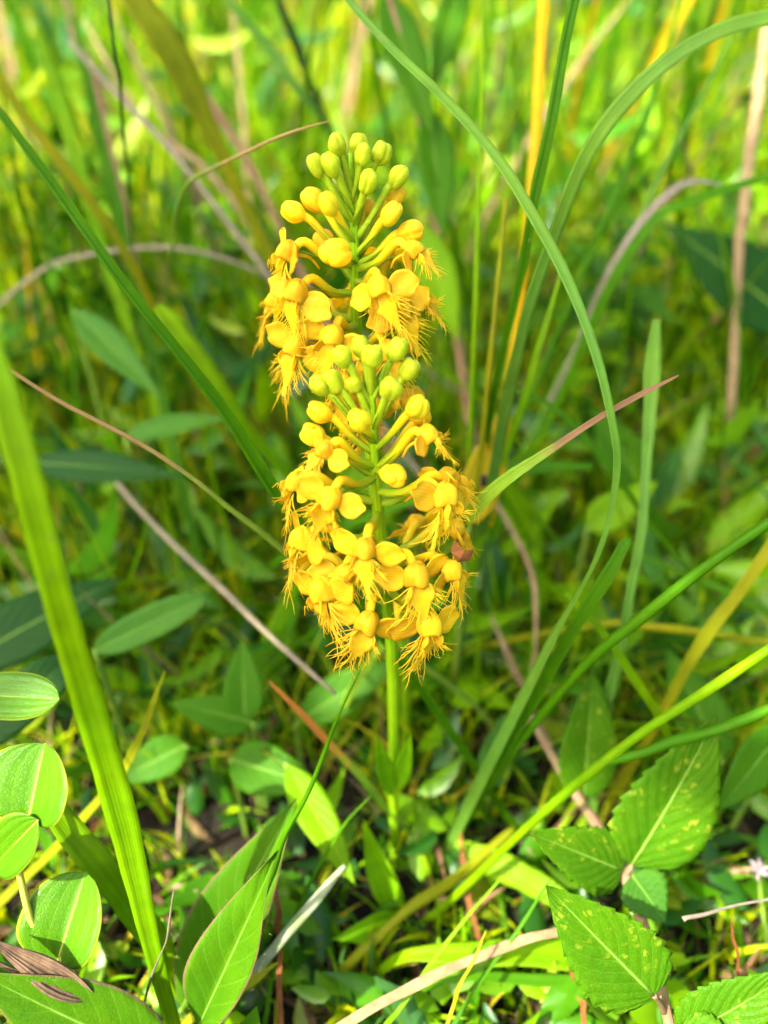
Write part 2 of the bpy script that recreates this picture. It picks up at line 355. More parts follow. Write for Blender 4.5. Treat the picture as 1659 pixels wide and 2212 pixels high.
def blades(n, y0, y1, h0, h1, w0, w1, lean=.5, seg=5, hfun=None):
    x, y = scatter(n, y0, y1); h = h0+(h1-h0)*rng.random(n)**1.3
    if hfun is not None: h = np.minimum(h, hfun(x, y)*(.6+.4*rng.random(n)))
    wd = w0+(w1-w0)*rng.random(n); az = rng.random(n)*2*np.pi; le = lean*(.2+rng.random(n)); face = rng.random(n)*2*np.pi
    s = np.linspace(0, 1, seg+1)[None, :]; k = le[:, None]*h[:, None]
    cx = x[:, None]+np.cos(az)[:, None]*k*s**1.8; cy = y[:, None]+np.sin(az)[:, None]*k*s**1.8
    cz = -.4+(h[:, None]+.4)*s*(1-.28*le[:, None]*s*s); hw = wd[:, None]*.5*np.clip(1.15*(1-s**2.2), .04, 1)
    tw = face[:, None]+s*1.3; dx = np.cos(tw)*hw; dy = np.sin(tw)*hw
    V = np.stack([np.stack([cx-dx, cy-dy, cz], -1), np.stack([cx+dx, cy+dy, cz+.0], -1)], 2).reshape(n, -1, 3)
    b = (np.arange(n)*(seg+1)*2)[:, None]; q = np.arange(seg)[None, :]*2+b
    F = np.stack([q, q+1, q+3, q+2], -1).reshape(-1, 4); return V.reshape(-1, 3), F
def leaves(n, y0, y1, z0, z1, l0, l1, ratio=.45, hfun=None):
    x, y = scatter(n, y0, y1); z = z0+(z1-z0)*rng.random(n)
    if hfun is not None: z = np.minimum(z, hfun(x, y)*rng.random(n))
    L = l0+(l1-l0)*rng.random(n); az = rng.random(n)*2*np.pi; el = rng.normal(.15, .5, n); ro = rng.normal(0, .5, n)
    Y = np.stack([np.cos(az)*np.cos(el), np.sin(az)*np.cos(el), np.sin(el)], -1); X0 = np.stack([-np.sin(az), np.cos(az), 0*az], -1)
    Z0 = np.cross(X0, Y)*-1; Z0 = np.cross(Y, X0)*-1
    X = X0*np.cos(ro)[:, None]+Z0*np.sin(ro)[:, None]; Z = np.cross(X, Y)
    rows = []; S = [0, .2, .45, .72, 1.0]; H = [.04, .8, 1.0, .68, .03]
    P0 = np.stack([x, y, z], -1)
    for s, h in zip(S, H):
        for e in (-1, 0, 1):
            rows.append(P0+Y*(L*s)[:, None]+X*(e*h*ratio*L*.5)[:, None]+Z*((abs(e)*.12*h-.25*s*s)*L)[:, None])
    V = np.stack(rows, 1); b = (np.arange(n)*15)[:, None]; q = np.array([r*3+c for r in range(4) for c in range(2)])[None, :]+b
    return V.reshape(-1, 3), np.stack([q, q+1, q+4, q+3], -1).reshape(-1, 4)
def near_h(x, y):                       # how tall the undergrowth stands: low round the orchids, tall behind
    return np.interp(y, [6, 16, 22, 30, 40, 60, 100], [1.5, 2.6, 4.0, 7.0, 12.0, 24.0, 36.0])
G_STOPS = [(0, (.24, .42, .003)), (.12, LIME), (.28, MID), (.45, (.075, .20, .003)), (.60, DEEP), (.68, (.34, .42, .003)), (.84, (.045, .13, .02)), (.89, (.40, .33, .02)), (.94, (.36, .26, .15)), (.975, (.24, .12, .07))]
mg = mat_island('meadow_grass', G_STOPS, .45); ml = mat_island('meadow_leaves', [(0, MID), (.3, LIME), (.5, (.02, .09, .005)), (.7, (.09, .22, .004)), (.85, (.04, .13, .025)), (.95, (.20, .28, .01))], .42, .34, spec=.3)
mli = mat_island('litter', [(0, (.07, .045, .02)), (.35, (.03, .02, .01)), (.6, (.14, .095, .04)), (.8, (.06, .05, .02)), (.9, (.28, .11, .03))], .1, .8)
mass('meadow_grass', *blades(7000, 24, 120, 6, 36, .25, .75, .4, hfun=near_h), mg, 'dense mass of blurred meadow grass behind the orchids', 'grass')
mass('fine_meadow_grass', *blades(5200, 23, 75, 5, 26, .07, .22, .6, hfun=lambda x, y: near_h(x, y)*1.25), mg, 'tangle of fine grass filling the space behind the orchids', 'grass')
mass('far_meadow_grass', *blades(6000, 110, 900, 18, 46, .4, 1.2, .5, 4), mg, 'far meadow grass fading into soft blur', 'grass')
mass('undergrowth_leaves', *leaves(2000, 20, 120, .5, 26, 1.8, 5.5, .3, near_h), ml, 'mass of small blurred weed leaves under the grass', 'undergrowth')
mass('far_undergrowth_leaves', *leaves(2500, 100, 700, 1, 30, 3, 9.0, .28), ml, 'far blurred weed leaves in the meadow', 'undergrowth')
mass('short_turf', *blades(2600, 7, 32, 1.0, 6.0, .1, .3, .9, hfun=lambda x, y: near_h(x, y)*1.5), mg, 'short fine grass on the soil round the orchid stems', 'grass')
mass('fine_turf', *blades(1300, 15.3, 27, 2.5, 7.5, .05, .14, .8), mg, 'fine crossing grass at the foot of the orchids', 'grass')
mass('low_leaves', *leaves(620, 7, 30, .2, 2.6, 1.0, 2.6, .4), ml, 'tiny low leaves carpeting the soil round the stems', 'ground cover')
mass('leaf_litter', *leaves(1500, 6, 60, -.1, .4, .4, 2.2, .2), mli, 'brown dry litter scattered on the soil', 'litter')
def round_about(n):
    V, F = blades(n, 10, 20, 24, 44, .25, .8, .5); V = V.reshape(n, -1, 3); k = 0; pos = []
    while len(pos) < n:
        x, y = rng.uniform(-110, 110), rng.uniform(-90, 130)
        if (y > -38 and abs(x) < .72*max(y, 0)+46) or math.hypot(x, y) > 125: continue
        pos.append((x, y, 0))
    V = V-V[:, :1]*np.array([1, 1, 0])+np.array(pos)[:, None]; return V.reshape(-1, 3), F
mass('surrounding_grass', *round_about(4500), mg, 'tall meadow grass standing all round the clearing', 'grass')
# added leafy sapling, out of view behind left, blocks sun to shade the orchids
def sapling():
    c = Vector((2-.688*120, 34-.482*120, 120)); root = thing('added_shade_sapling', 'unseen leafy sapling added to shade the orchids from the left', 'shade caster', (c.x-25, c.y-12, 0))
    b = root.location/CM; P = spline([c+Vector((6, 3, 2)), c+Vector((-12, -6, -6)), c+Vector((-22, -11, -40)), b+Vector((0, 0, -1))], 20); V, F, UV = tube(P, [.5+1.1*i/19 for i in range(20)], 8)
    obj('trunk', mesh('trunk', rel(V, b), F, 'rose', UV), root); rd = np.random.default_rng(4); n = 820
    p = rd.normal(0, 1, (n, 3)); p /= np.linalg.norm(p, axis=1)[:, None]; p *= rd.random(n)[:, None]**.45
    pos = p*np.array([24, 17, 9])+np.array(c)+np.array([3, 0, 0]); V, F = leaves(n, 10, 20, 0, 1, 5, 8, .5); V = V.reshape(n, 15, 3); V = V-V[:, :1]+pos[:, None]
    o = mass('shade_crown', V.reshape(-1, 3)-np.array(b), F, ml, None, None); o.parent = root
    for k in range(6):
        q = Vector(pos[k*40]); V, F, UV = tube(spline([q, (q+c)*.5+Vector((0, 0, -2)), c+Vector((-10, -5, -5))], 8), [.15+.04*i for i in range(8)], 6); obj('limb', mesh('limb', rel(V, b), F, 'rose', UV), root)
sapling()
#==ORCHIDS==
# ------------------------------------------------------------------ orchids
def bud_mesh(name, r, mat, seed):
    rd = random.Random(seed); nu, nv = 30, 14; V, F, UV = [], [], []; bx, by = rd.uniform(-.16, .16), rd.uniform(-.16, .16)
    for i in range(nv+1):
        th = math.pi*i/nv
        for j in range(nu):
            ph = 2*math.pi*j/nu; g = min(abs((ph*3/(2*math.pi)+.3*seed) % 1-.5), 1)
            rr = r*(1+.05*math.cos(2*math.pi*(ph*3/(2*math.pi)+.3*seed))*math.sin(th)-.15*math.exp(-(g/.07)**2)*math.sin(th)**.7-.16*max(0, math.cos(th))**10+.05*math.sin(2*ph+seed)*math.sin(th)+.03*math.sin(5*th+seed))
            V.append((rr*(math.sin(th)*math.cos(ph)+bx*math.cos(th)**2), rr*(math.sin(th)*math.sin(ph)+by*math.cos(th)**2), rr*(1.1*math.cos(th)-.15*(th/math.pi)**3))); UV.append((j/nu, i/nv))
    for i in range(nv):
        for j in range(nu): k = (j+1) % nu; F.append((i*nu+j, (i+1)*nu+j, (i+1)*nu+k, i*nu+k))
    return mesh(name, V, F, mat, UV)
def hood_mesh(seed):
    rd = random.Random(seed); V, F, UV = [], [], []; nu, nv = 22, 11
    ax = Matrix.Rotation(R(42+rd.uniform(-8, 8)), 4, 'X')       # opening looks outwards and down
    for side, k in ((0, 1.0), (1, .94)):
        for i in range(nv+1):
            th = R(118)*i/nv
            for j in range(nu):
                ph = 2*math.pi*j/nu; rr = (.262*k)*(1+.05*math.cos(3*ph+.5)-.05*math.exp(-((abs((ph/(2*math.pi)*3) % 1-.5))/.07)**2)*math.sin(th)+.02*math.sin(5*ph+seed))
                rr *= 1+.22*(i/nv)**4*(.5+.5*math.sin(4*ph+seed))+.05*math.sin(3*th+seed*1.7)*math.sin(2*ph+seed)+.05*math.exp(-((ph-math.pi*1.5)/.18)**2)*math.sin(th)
                p = Vector((rr*math.sin(th)*math.cos(ph)*1.02, rr*math.sin(th)*math.sin(ph), rr*1.12*math.cos(th)))
                V.append(ax @ p); UV.append((j/nu, i/nv))
    off = (nv+1)*nu
    for i in range(nv):
        for j in range(nu):
            q = (j+1) % nu; a = i*nu; b = a+nu; F.append((a+j, b+j, b+q, a+q)); F.append((off+a+j, off+a+q, off+b+q, off+b+j))
    for j in range(nu): q = (j+1) % nu; a = nv*nu; F.append((a+j, off+a+j, off+a+q, a+q))
    return mesh('flower', V, F, 'petal', UV)
def petal_geo(L, W, cup, curl, seed, thick=.014, nv=12, nu=9, point=.0):
    """oval petal from origin along +X, face +Y, width along Z"""
    rd = random.Random(seed); V, F, UV = [], [], []
    for side in (0, 1):
        for i in range(nv+1):
            s = i/nv; h = W*.5*max(.16*(1-s)+.01, (1-abs(1.9*s-1.0)**2.6) if s < .97 else .2)**.6*(1-point*s)
            for j in range(nu):
                x = j/(nu-1)*2-1; z = x*h; e = (1-.16*x*x*s)
                y = -cup*(1-x*x)*math.sin(math.pi*s)*W+curl*L*s*s+.02*math.sin(s*7+x*4+seed)
                V.append((L*s*e, y-side*thick, z)); UV.append((j/(nu-1), s))
    off = (nv+1)*nu
    for i in range(nv):
        for j in range(nu-1): a = i*nu+j; F += [(a, a+nu, a+nu+1, a+1), (a+off, a+off+1, a+off+nu+1, a+off+nu)]
        for a, fl in ((i*nu, 0), (i*nu+nu-1, 1)): F.append((a, a+off, a+off+nu, a+nu) if not fl else (a, a+nu, a+off+nu, a+off))
    a = nv*nu
    for j in range(nu-1): F.append((a+j, a+off+j, a+off+j+1, a+j+1))
    return V, F, UV
def hairs(V, F, UV, starts, rd, rad=.0135):
    for p, d, L in starts:
        d = d.normalized(); sd = Vector((rd.gauss(0, 1), rd.gauss(0, 1), rd.gauss(0, 1))); sd = (sd-d*sd.dot(d)).normalized()
        hook = rd.uniform(-.25, .5); wv = rd.uniform(.0, .07); pts = []
        for k in range(8):
            s = k/7; pts.append(p+d*(L*s)+sd*(L*(hook*s**3+wv*math.sin(s*7)))+Vector((0, 0, -.18*L*s*s)))
        v, f, u = tube(pts, [rad*(1.25-.8*k/7) for k in range(8)], 4, True); o = len(V)
        V += v; UV += u; F += [tuple(i+o for i in q) for q in f]
def lip_mesh(seed):
    rd = random.Random(seed*13+5); V, F, UV = [], [], []; nv, nu = 16, 9
    ctrl = spline([(0, .02, -.04), (0, .24, -.16), (0, .44+rd.uniform(-.05, .06), -.36), (0, .72+rd.uniform(-.1, .1), -.80-rd.uniform(0, .12))], nv+1); T = tangents(ctrl)
    hw = lambda s: .10+.16*math.sin(math.pi*min(1, s*1.15))**1.2-.06*s
    off = (nv+1)*nu
    for side in (0, 1):
        for i in range(nv+1):
            s = i/nv; h = max(hw(s), .03)*1.12
            for j in range(nu):
                x = j/(nu-1)*2-1; Nn = Vector((0, -T[i].z, T[i].y))
                V.append(ctrl[i]+Vector((x*h, 0, 0))+Nn*(.10*x*x*h*3*(1 if s < .6 else .4)-side*.016*(1-.6*abs(x)))); UV.append((j/(nu-1), s))
    for i in range(nv):
        for j in range(nu-1): a = i*nu+j; F += [(a, a+1, a+nu+1, a+nu), (a+off, a+off+nu, a+off+nu+1, a+off+1)]
        for a, fl in ((i*nu, 1), (i*nu+nu-1, 0)): F.append((a, a+off, a+off+nu, a+nu) if not fl else (a, a+nu, a+off+nu, a+off))
    st = []
    for i in range(46):
        s = .22+.78*(i//2)/22.5; sg = 1 if i % 2 else -1; k = min(int(s*nv), nv); h = max(hw(s), .03)
        p = ctrl[k]+Vector((sg*h*.9, 0, 0)); sp = 1.25*(1-s)+.18+rd.uniform(-.1, .25)
        st.append((p, Vector((sg*sp, .65+rd.uniform(-.35, .45), -.8+.3*(1-s))), rd.choice((.18, .26, .35, .44, .52))*rd.uniform(.85, 1.15)))
    hairs(V, F, UV, st, rd, .0105); return mesh('lip', V, F, 'lip', UV)
def fringe_petal_mesh(seed):
    rd = random.Random(seed+70); V, F, UV = petal_geo(.36, .26, .1, .15, seed); st = []
    for k in range(7): st.append((Vector((.33, .02, -.12+.04*k)), Vector((1, rd.uniform(.1, .5), -.9+.2*k-.3)), rd.uniform(.14, .26)))
    hairs(V, F, UV, st, rd, .011); return mesh('petal', V, F, 'petal', UV)
NVAR = 8
HOOD = [hood_mesh(i) for i in range(NVAR)]; LIP = [lip_mesh(i) for i in range(NVAR)]; FPET = [fringe_petal_mesh(i) for i in range(3)]
SEP = [mesh('sepal', *(lambda g: (g[0], g[1], 'petal', g[2]))(petal_geo(.68+.05*i, .58+.03*i, .09, -.06*i, i*3))) for i in range(3)]
BUD = {c: [bud_mesh('bud', 1.0, {'g': 'gbud', 't': 'ygbud', 'y': 'ybud'}[c], i) for i in range(6)] for c in 'gty'}

def basis(p, X, Y, Z, s=1.0):
    m = Matrix.Identity(4)
    for i in range(3): m[i][0] = X[i]*s; m[i][1] = Y[i]*s; m[i][2] = Z[i]*s; m[i][3] = p[i]*CM
    return m
def axis_point(axis, z):
    for a, b in zip(axis, axis[1:]):
        if b.z <= z <= a.z: t = (z-b.z)/(a.z-b.z); return b.lerp(a, t)
    return axis[0].copy() if z > axis[0].z else axis[-1].copy()
def orchid(name, label, axis_px, Y0, wpx, buds, flowers, rd):
    axis = [at_y(px, py, Y) for (px, py, Y) in axis_px]; base = axis[-1].copy(); base.z = -.25; axis[-1] = base.copy() if axis[-1].z < 1 else axis[-1]
    if axis[-1] is not base and axis[-1].z > 0: axis.append(base)
    root = thing(name, label, 'orchid', base); n = 40
    P = spline(axis, n); W = interp(wpx, n); V, F, UV = tube(P, [x*.5 for x in W], 12)
    for i in range(len(V)):                                   # ribs down the stem
        j = i % 12; c = P[i//12]; V[i] = c+(V[i]-c)*(1+.10*(j % 2))
    obj('stem', mesh('stem', rel(V, base), F, 'ostem', UV), root)
    def head(px, py, rad, back=False):
        dy = 0.
        for _ in range(4):
            p = at_y(px, py, Y0+dy); a = axis_point(P, p.z-.5); dx = p.x-a.x; q = math.sqrt(max(rad*rad-dx*dx, .0)); dy = (q if back else -q)+(a.y-Y0)
        return p
    def pedicel(hp, a, start, mid_out, mat, r0, r1, parent, mtx):
        out = Vector((hp.x-a.x, hp.y-a.y, 0)); o = out.normalized() if out.length > .05 else Vector((0, -1, 0))
        m1 = a.lerp(hp, .45)+Vector((0, 0, -.10))-o*.05; m2 = a.lerp(hp, .8)+Vector((0, 0, mid_out))
        Q = spline([hp, m2, m1, a], 14); v, f, u = tube(Q, [r0+(r1-r0)*min(1, i/7) - (.02 if i > 11 else 0) for i in range(14)], 8)
        im = mtx.inverted(); s = 1.0
        v = [(im @ (Vector(x)*CM))/CM for x in v]
        obj('pedicel', mesh('pedicel', v, f, mat, u), parent)
        # the bract under it
        L = (hp-a).length*rd.uniform(.75, 1.0); tip = a.lerp(hp, .8)+Vector((rd.uniform(-.1, .1), rd.uniform(-.1, .05), -.10)); bs = a-Vector((0, 0, .12))
        g = leaf_geo(L, .26, 'lance', .5, -.06, nv=10, nu=5, seed=rd.randint(0, 99)); mt = frame(bs, tip, Vector((-o.x*.2, -o.y*.2, 1)) if abs((tip-bs).normalized().z) < .95 else -o)
        mt.translation -= root.location; obj('bract', mesh('bract', g[0], g[1], 'bract', g[2]), root, mt)
    for i, (px, py, c, r, rad, drop, *bk) in enumerate(buds):
        hp = head(px, py, rad, bool(bk)); a = axis_point(P, hp.z-drop); d = (hp-a).normalized()
        d = (d+Vector((rd.uniform(-.1, .1), rd.uniform(-.1, .1), -.25 if c == 'y' else .15))).normalized()
        r *= 1.08; X = d.orthogonal().normalized(); Z = d; Yv = Z.cross(X); s = r
        mt = basis(hp, X, Yv, Z, s) @ Matrix.Rotation(rd.uniform(0, 6), 4, 'Z') @ Matrix.Diagonal((rd.uniform(.88, 1.02), rd.uniform(.9, 1.04), rd.uniform(1.0, 1.16), 1)); wm = mt.copy(); mt.translation -= root.location
        o = obj('bud', BUD[c][(i*5+i//3) % 6], root, mt)
        pedicel(hp-d*r*.7, a, None, .08, 'gped' if c == 'g' else 'ped', r*.42, .085, o, wm)
    for i, (px, py, rad, drop, yaw, tilt, sz, *ops) in enumerate(flowers):
        back = 'b' in ops; hp = head(px, py, rad, back); a = axis_point(P, hp.z-drop)
        o2 = Vector((hp.x-a.x, hp.y-a.y, 0)); o2 = o2.normalized() if o2.length > .05 else Vector((0, -1, 0))
        f = (Matrix.Rotation(R(yaw), 3, 'Z') @ o2); f = (f*math.cos(R(tilt))-Vector((0, 0, math.sin(R(tilt))))).normalized()
        X = f.cross(Vector((0, 0, 1))).normalized(); X = Matrix.Rotation(R(rd.uniform(-24, 24)), 3, f) @ X; Z = X.cross(f); sz *= rd.uniform(.9, 1.08)
        mt = basis(hp, X, f, Z, sz); wm = mt.copy(); mt.translation -= root.location
        k = rd.randint(0, NVAR-1); fl = obj('flower', HOOD[k], root, mt)
        openness = .45 if 'o' in ops else 1.0
        for sg in (-1, 1):
            se = obj('sepal', SEP[rd.randint(0, 2)], fl)
            m = Matrix.Rotation(R(sg*rd.uniform(-8, 22)) * openness, 4, 'Y')
            m = Matrix.Translation(Vector((sg*.19, -.02, -.04))*CM) @ (Matrix.Identity(4) if sg > 0 else Matrix.Rotation(math.pi, 4, 'Y')) @ Matrix.Rotation(R(sg*rd.uniform(-22, 20)), 4, 'Y') @ Matrix.Rotation(R(rd.uniform(-25, 10)), 4, 'Z') @ Matrix.Rotation(R(sg*rd.uniform(22, 62)), 4, 'X')
            se.matrix_local = m
            pe = obj('petal', FPET[rd.randint(0, 2)], fl)
            pe.matrix_local = Matrix.Translation(Vector((sg*.10, .18, .0))*CM) @ (Matrix.Identity(4) if sg > 0 else Matrix.Rotation(math.pi, 4, 'Y')) @ Matrix.Rotation(R(rd.uniform(35, 60)*1), 4, 'Z') @ Matrix.Rotation(R(rd.uniform(20, 50)*sg), 4, 'Y')
        lp = obj('lip', LIP[rd.randint(0, NVAR-1)], fl); lp.matrix_local = Matrix.Rotation(R(rd.uniform(-14, 10)), 4, 'X') @ Matrix.Rotation(R(rd.uniform(-12, 12)), 4, 'Y') @ Matrix.Diagonal((1.05, 1.12, .6 if 'o' in ops else rd.uniform(1.0, 1.16), 1))
        sp = spline([(0, -.05, -.12), (.02, -.28, -.22), (.03, -.5, -.42), (0, -.6, -.75)], 10); v, ff, u = tube(sp, [.055-.003*q for q in range(10)], 7)
        obj('spur', mesh('spur', v, ff, 'petal', u), fl)
        pedicel(hp-f*.18*sz+Vector((0, 0, .02)), a, None, .22, 'ped', .095, .105, fl, wm)
    return root, P
rdo = random.Random(3)
YF = 13.4
ax_f = [(797, 778, 14.8), (806, 900, 14.5), (809, 1000, 14.25), (816, 1100, 14.0), (824, 1200, 13.75), (836, 1300, 13.55), (846, 1400, YF), (850, 1550, YF), (850, 1700, YF), (854, 1872, YF)]
w_f = [.10, .16, .21, .24, .26, .27, .28, .28, .28, .30]
buds_f = [(739, 769, 'g', .20, .55, 1.15), (780, 748, 'g', .19, .35, 1.0, 'b'), (805, 768, 'g', .205, .40, 1.05), (860, 755, 'g', .215, .55, 1.1), (885, 798, 'g', .21, .75, 1.25),
 (845, 838, 'g', .215, .75, 1.25), (720, 822, 'g', .20, .75, 1.2, 'b'), (691, 833, 'g', .21, .95, 1.2), (776, 907, 't', .225, .85, .95), (902, 880, 't', .235, 1.05, 1.25),
 (690, 890, 'y', .225, 1.15, 1.05), (674, 938, 'y', .23, 1.25, 1.05), (850, 1027, 'y', .25, 1.2, .6), (765, 830, 'g', .16, .35, .9, 'b'), (912, 900, 'y', .2, 1.1, 1.1, 'b')]
fl_f = [(925, 940, 1.25, 1.1, 10, 5, .85, 'o'), (702, 972, 1.3, .9, -10, 15, .8, 'o'),
 (640, 1042, 1.7, .55, 10, 18, .95), (712, 1078, 1.7, .45, 5, 25, 1.0), (960, 1072, 1.7, .5, -15, 22, 1.0), (968, 1032, 1.6, .6, 20, 12, .9, 'b'),
 (652, 1165, 1.85, .45, 0, 24, 1.05), (788, 1188, 1.75, .35, -8, 26, 1.0), (900, 1243, 1.8, .4, -6, 28, 1.0), (975, 1232, 1.9, .5, 8, 25, .95),
 (696, 1275, 1.95, .4, 6, 30, 1.08), (794, 1346, 1.9, .35, -4, 32, 1.05), (927, 1350, 1.9, .4, -8, 28, 1.0), (985, 1140, 1.8, .5, 12, 25, .9, 'b'),
 (745, 1240, 1.5, .4, 30, 20, .85), (900, 1130, 1.9, .5, 40, 20, .85, 'b'), (690, 1200, 1.9, .5, -30, 20, .9, 'b'), (860, 1300, 1.9, .5, 10, 20, .9, 'b'), (760, 1180, 1.8, .5, 10, 20, .9, 'b')]
front, Pf = orchid('yellow_orchid', 'yellow fringed orchid in front, its leafy stem and lower flowers fully seen', ax_f, YF, w_f, buds_f, fl_f, rdo)
YR = 17.7
ax_r = [(757, 330, 18.3), (765, 440, 18.0), (767, 560, YR), (770, 700, YR), (785, 850, YR), (810, 1050, YR), (840, 1250, YR), (868, 1400, YR), (876, 1550, YR), (872, 1655, YR)]
w_r = [.09, .16, .22, .26, .27, .28, .30, .32, .32, .34]
buds_r = [(727, 312, 'g', .19, .5, 1.1), (775, 308, 'g', .18, .35, 1.0, 'b'), (785, 333, 'g', .185, .4, 1.1), (824, 330, 'g', .205, .65, 1.2), (682, 356, 'g', .20, .85, 1.25), (716, 354, 'g', .205, .6, 1.15),
 (797, 390, 'g', .205, .55, 1.05), (861, 380, 'g', .21, 1.0, 1.35), (675, 430, 'y', .22, 1.0, 1.0, 'b'), (709, 441, 't', .22, .8, .95), (632, 457, 'y', .235, 1.35, 1.05), (855, 420, 'y', .21, 1.0, 1.3, 'b'),
 (846, 462, 't', .22, 1.0, 1.05), (724, 546, 'y', .31, 1.0, .5), (700, 520, 'y', .24, 1.0, .7, 'b'), (888, 498, 'y', .245, 1.3, .85), (795, 445, 'y', .15, .5, .6, 'b')]
fl_r = [(620, 545, 1.6, .5, 0, 18, .95), (893, 540, 1.5, .7, 10, 8, .8, 'o'), (641, 632, 1.7, .45, 5, 24, 1.0), (602, 648, 1.8, .5, 0, 20, .95, 'b'), (820, 622, 1.6, .4, -20, 20, .95), (907, 640, 1.7, .6, 10, 8, .8, 'o'),
 (868, 672, 1.7, .4, -10, 25, .95), (640, 748, 1.8, .45, 5, 24, 1.05), (718, 728, 1.7, .4, -5, 26, 1.0), (840, 760, 1.7, .4, 10, 26, .95), (880, 860, 1.8, .5, 10, 20, .9), (740, 830, 1.8, .4, 10, 24, .95),
 (835, 545, 1.4, .5, 30, 15, .75, 'b'), (770, 620, 1.5, .4, 30, 20, .8, 'b'), (690, 660, 1.5, .4, 0, 20, .8, 'b'), (800, 880, 1.8, .4, 10, 24, .95)]
rear, Pr = orchid('yellow_orchid', 'yellow fringed orchid behind, its green bud tip the higher of the two', ax_r, YR, w_r, buds_r, fl_r, random.Random(11))
# leaves clasping the front stem, and a withered scrap caught between its flowers
def oleaf(b, t, wpx, **kw):
    mtx, L, g = leaf_at(b, t, wpx, nv=22, **kw); mtx.translation -= front.location; obj('leaf', mesh('leaf', g[0], g[1], 'oleaf', g[2]), front, mtx)
def dz(py, Y=YF): return (at_y(850, py, Y)-CAM).dot(_f)
oleaf((846, 1720, dz(1720)-.25), (800, 1560, dz(1560)-.9), 38, shape='lance', fold=.5, droop=-.1, nrm=(.35, -.9, .25))
oleaf((858, 1710, dz(1710)-.25), (900, 1562, dz(1562)-.8), 38, shape='lance', fold=.5, droop=-.1, nrm=(-.35, -.9, .25))
oleaf((866, 1990, 24.6), (782, 1785, 22.6), 66, shape='lance', fold=.45, droop=.06, nrm=(-.2, -.8, .6))
oleaf((868, 1985, 24.2), (752, 2030, 21.8), 60, shape='lance', fold=.35, droop=.2, nrm=(.1, -.5, .8))
V = [(0, 0, 0), (.28, .02, .05), (.33, .05, .32), (.12, -.04, .38), (-.1, .03, .62), (-.16, 0, .3), (.05, -.1, .2)]
o = obj('withered_scrap', mesh('withered_scrap', V, [(0, 1, 6), (1, 2, 6), (2, 3, 6), (3, 4, 5), (3, 5, 6), (5, 0, 6)], mat_dry('withered', (.16, .05, .012), (.25, .10, .02)), [(0, 0)]*7, False), front)
o.location = at(988, 1215, 16.6)*CM-front.location; o['label'] = 'shrivelled brown flower remnant'
#==HEROES==
# ------------------------------------------------------------------ single blades and stems one can pick out: (px, py, depth cm) from tip to root
def B(*a, **k): return grass('grass_shoot', a[0], 'grass', *a[1:], **k)
def S(*a, **k): return grass('grass_stalk', a[0], 'grass', *a[1:], kind='stem', **k)
def D(*a, kind='blade', **k): return grass('dry_stalk', a[0], 'dry stalk', *a[1:], kind=kind, **k)
# left of the orchids
B('broad glowing lime grass blade standing left of the orchids', [(-80, 560, 11.8), (-18, 760, 11.9), (22, 900, 12.1), (82, 1110, 12.6), (145, 1350, 13.6), (208, 1580, 14.9), (275, 1810, 16.4), (330, 2040, 17.8), (374, 2212, 18.8)], [34, 56, 64, 70, 70, 66, 60, 48, 42], 'lime', fold=.35, roll=.25)
B('long dark green folded blade slanting down past the left of both orchids', [(-60, 150, 15.2), (0, 240, 15.4), (110, 390, 15.8), (260, 600, 16.4), (400, 775, 17.2), (500, 905, 18), (600, 1062, 19), (740, 1262, 20.5), (880, 1445, 22), (1040, 1680, 24.5), (1085, 1750, 25.5)], [14, 20, 26, 30, 32, 34, 34, 30, 26, 22, 20], 'mid', fold=.9, roll=.5)
S('thin olive stem crossing the broad lime blade toward the orchids', [(-60, 752, 15.5), (0, 786, 15.8), (130, 868, 16.5), (300, 955, 17.4), (420, 1035, 18.2), (500, 1103, 19), (590, 1172, 20), (700, 1270, 21.6), (800, 1360, 23)], [8, 10, 11, 12, 14, 15, 16, 16, 16], 'tipstem')
S('hair-thin bent stem with a brown tip above left of the rear orchid', [(710, 262, 19), (640, 283, 19.3), (560, 315, 20.3), (470, 356, 22), (410, 396, 24), (384, 445, 26), (375, 520, 29)], [3, 6, 8, 9, 10, 10, 9], 'tipstem')
D('blurred mauve grey dry stem running down to the rear orchid', [(150, 90, 32), (260, 212, 31), (360, 312, 30), (450, 422, 29.5), (520, 520, 29.5), (575, 590, 29.5), (650, 700, 30)], [22, 26, 28, 26, 25, 24, 24], 'mauve', kind='stem')
D('reddish brown dry blade behind the mauve stem', [(300, -30, 37), (340, 40, 36.5), (420, 170, 36), (500, 290, 36), (560, 400, 36), (610, 500, 36), (650, 590, 36)], [20, 30, 34, 34, 32, 30, 28], 'rose')
D('blurred tan dry blade left of the mauve stem', [(180, 40, 38), (300, 250, 37.5), (420, 345, 37), (500, 430, 37), (590, 560, 37)], [10, 22, 26, 26, 24], 'tan')
D('rosy dry stem standing in the grass at the far left', [(150, 60, 36), (190, 140, 35.5), (232, 300, 35), (265, 430, 35), (290, 560, 35.5)], [14, 26, 30, 28, 24], 'rose')
B('yellow green blade curving above the long dark folded blade', [(-50, 110, 25), (0, 172, 25.2), (100, 312, 26), (200, 440, 27), (290, 580, 28.5), (350, 700, 30)], [18, 26, 28, 26, 24, 20], 'olive')
D('pale grey dry blade arching almost level across the left grass', [(-40, 690, 33), (60, 605, 32), (140, 560, 31.5), (300, 535, 31), (430, 545, 31), (550, 582, 31), (640, 640, 32)], [16, 20, 22, 20, 18, 16, 14], 'mauve')
B('thin dark blade hanging straight beside the reddish stems', [(228, -60, 23), (240, 40, 23.2), (255, 150, 23.8), (263, 215, 24.5), (270, 330, 26), (282, 460, 28)], [10, 12, 13, 12, 10, 10], 'deep', roll=.6)
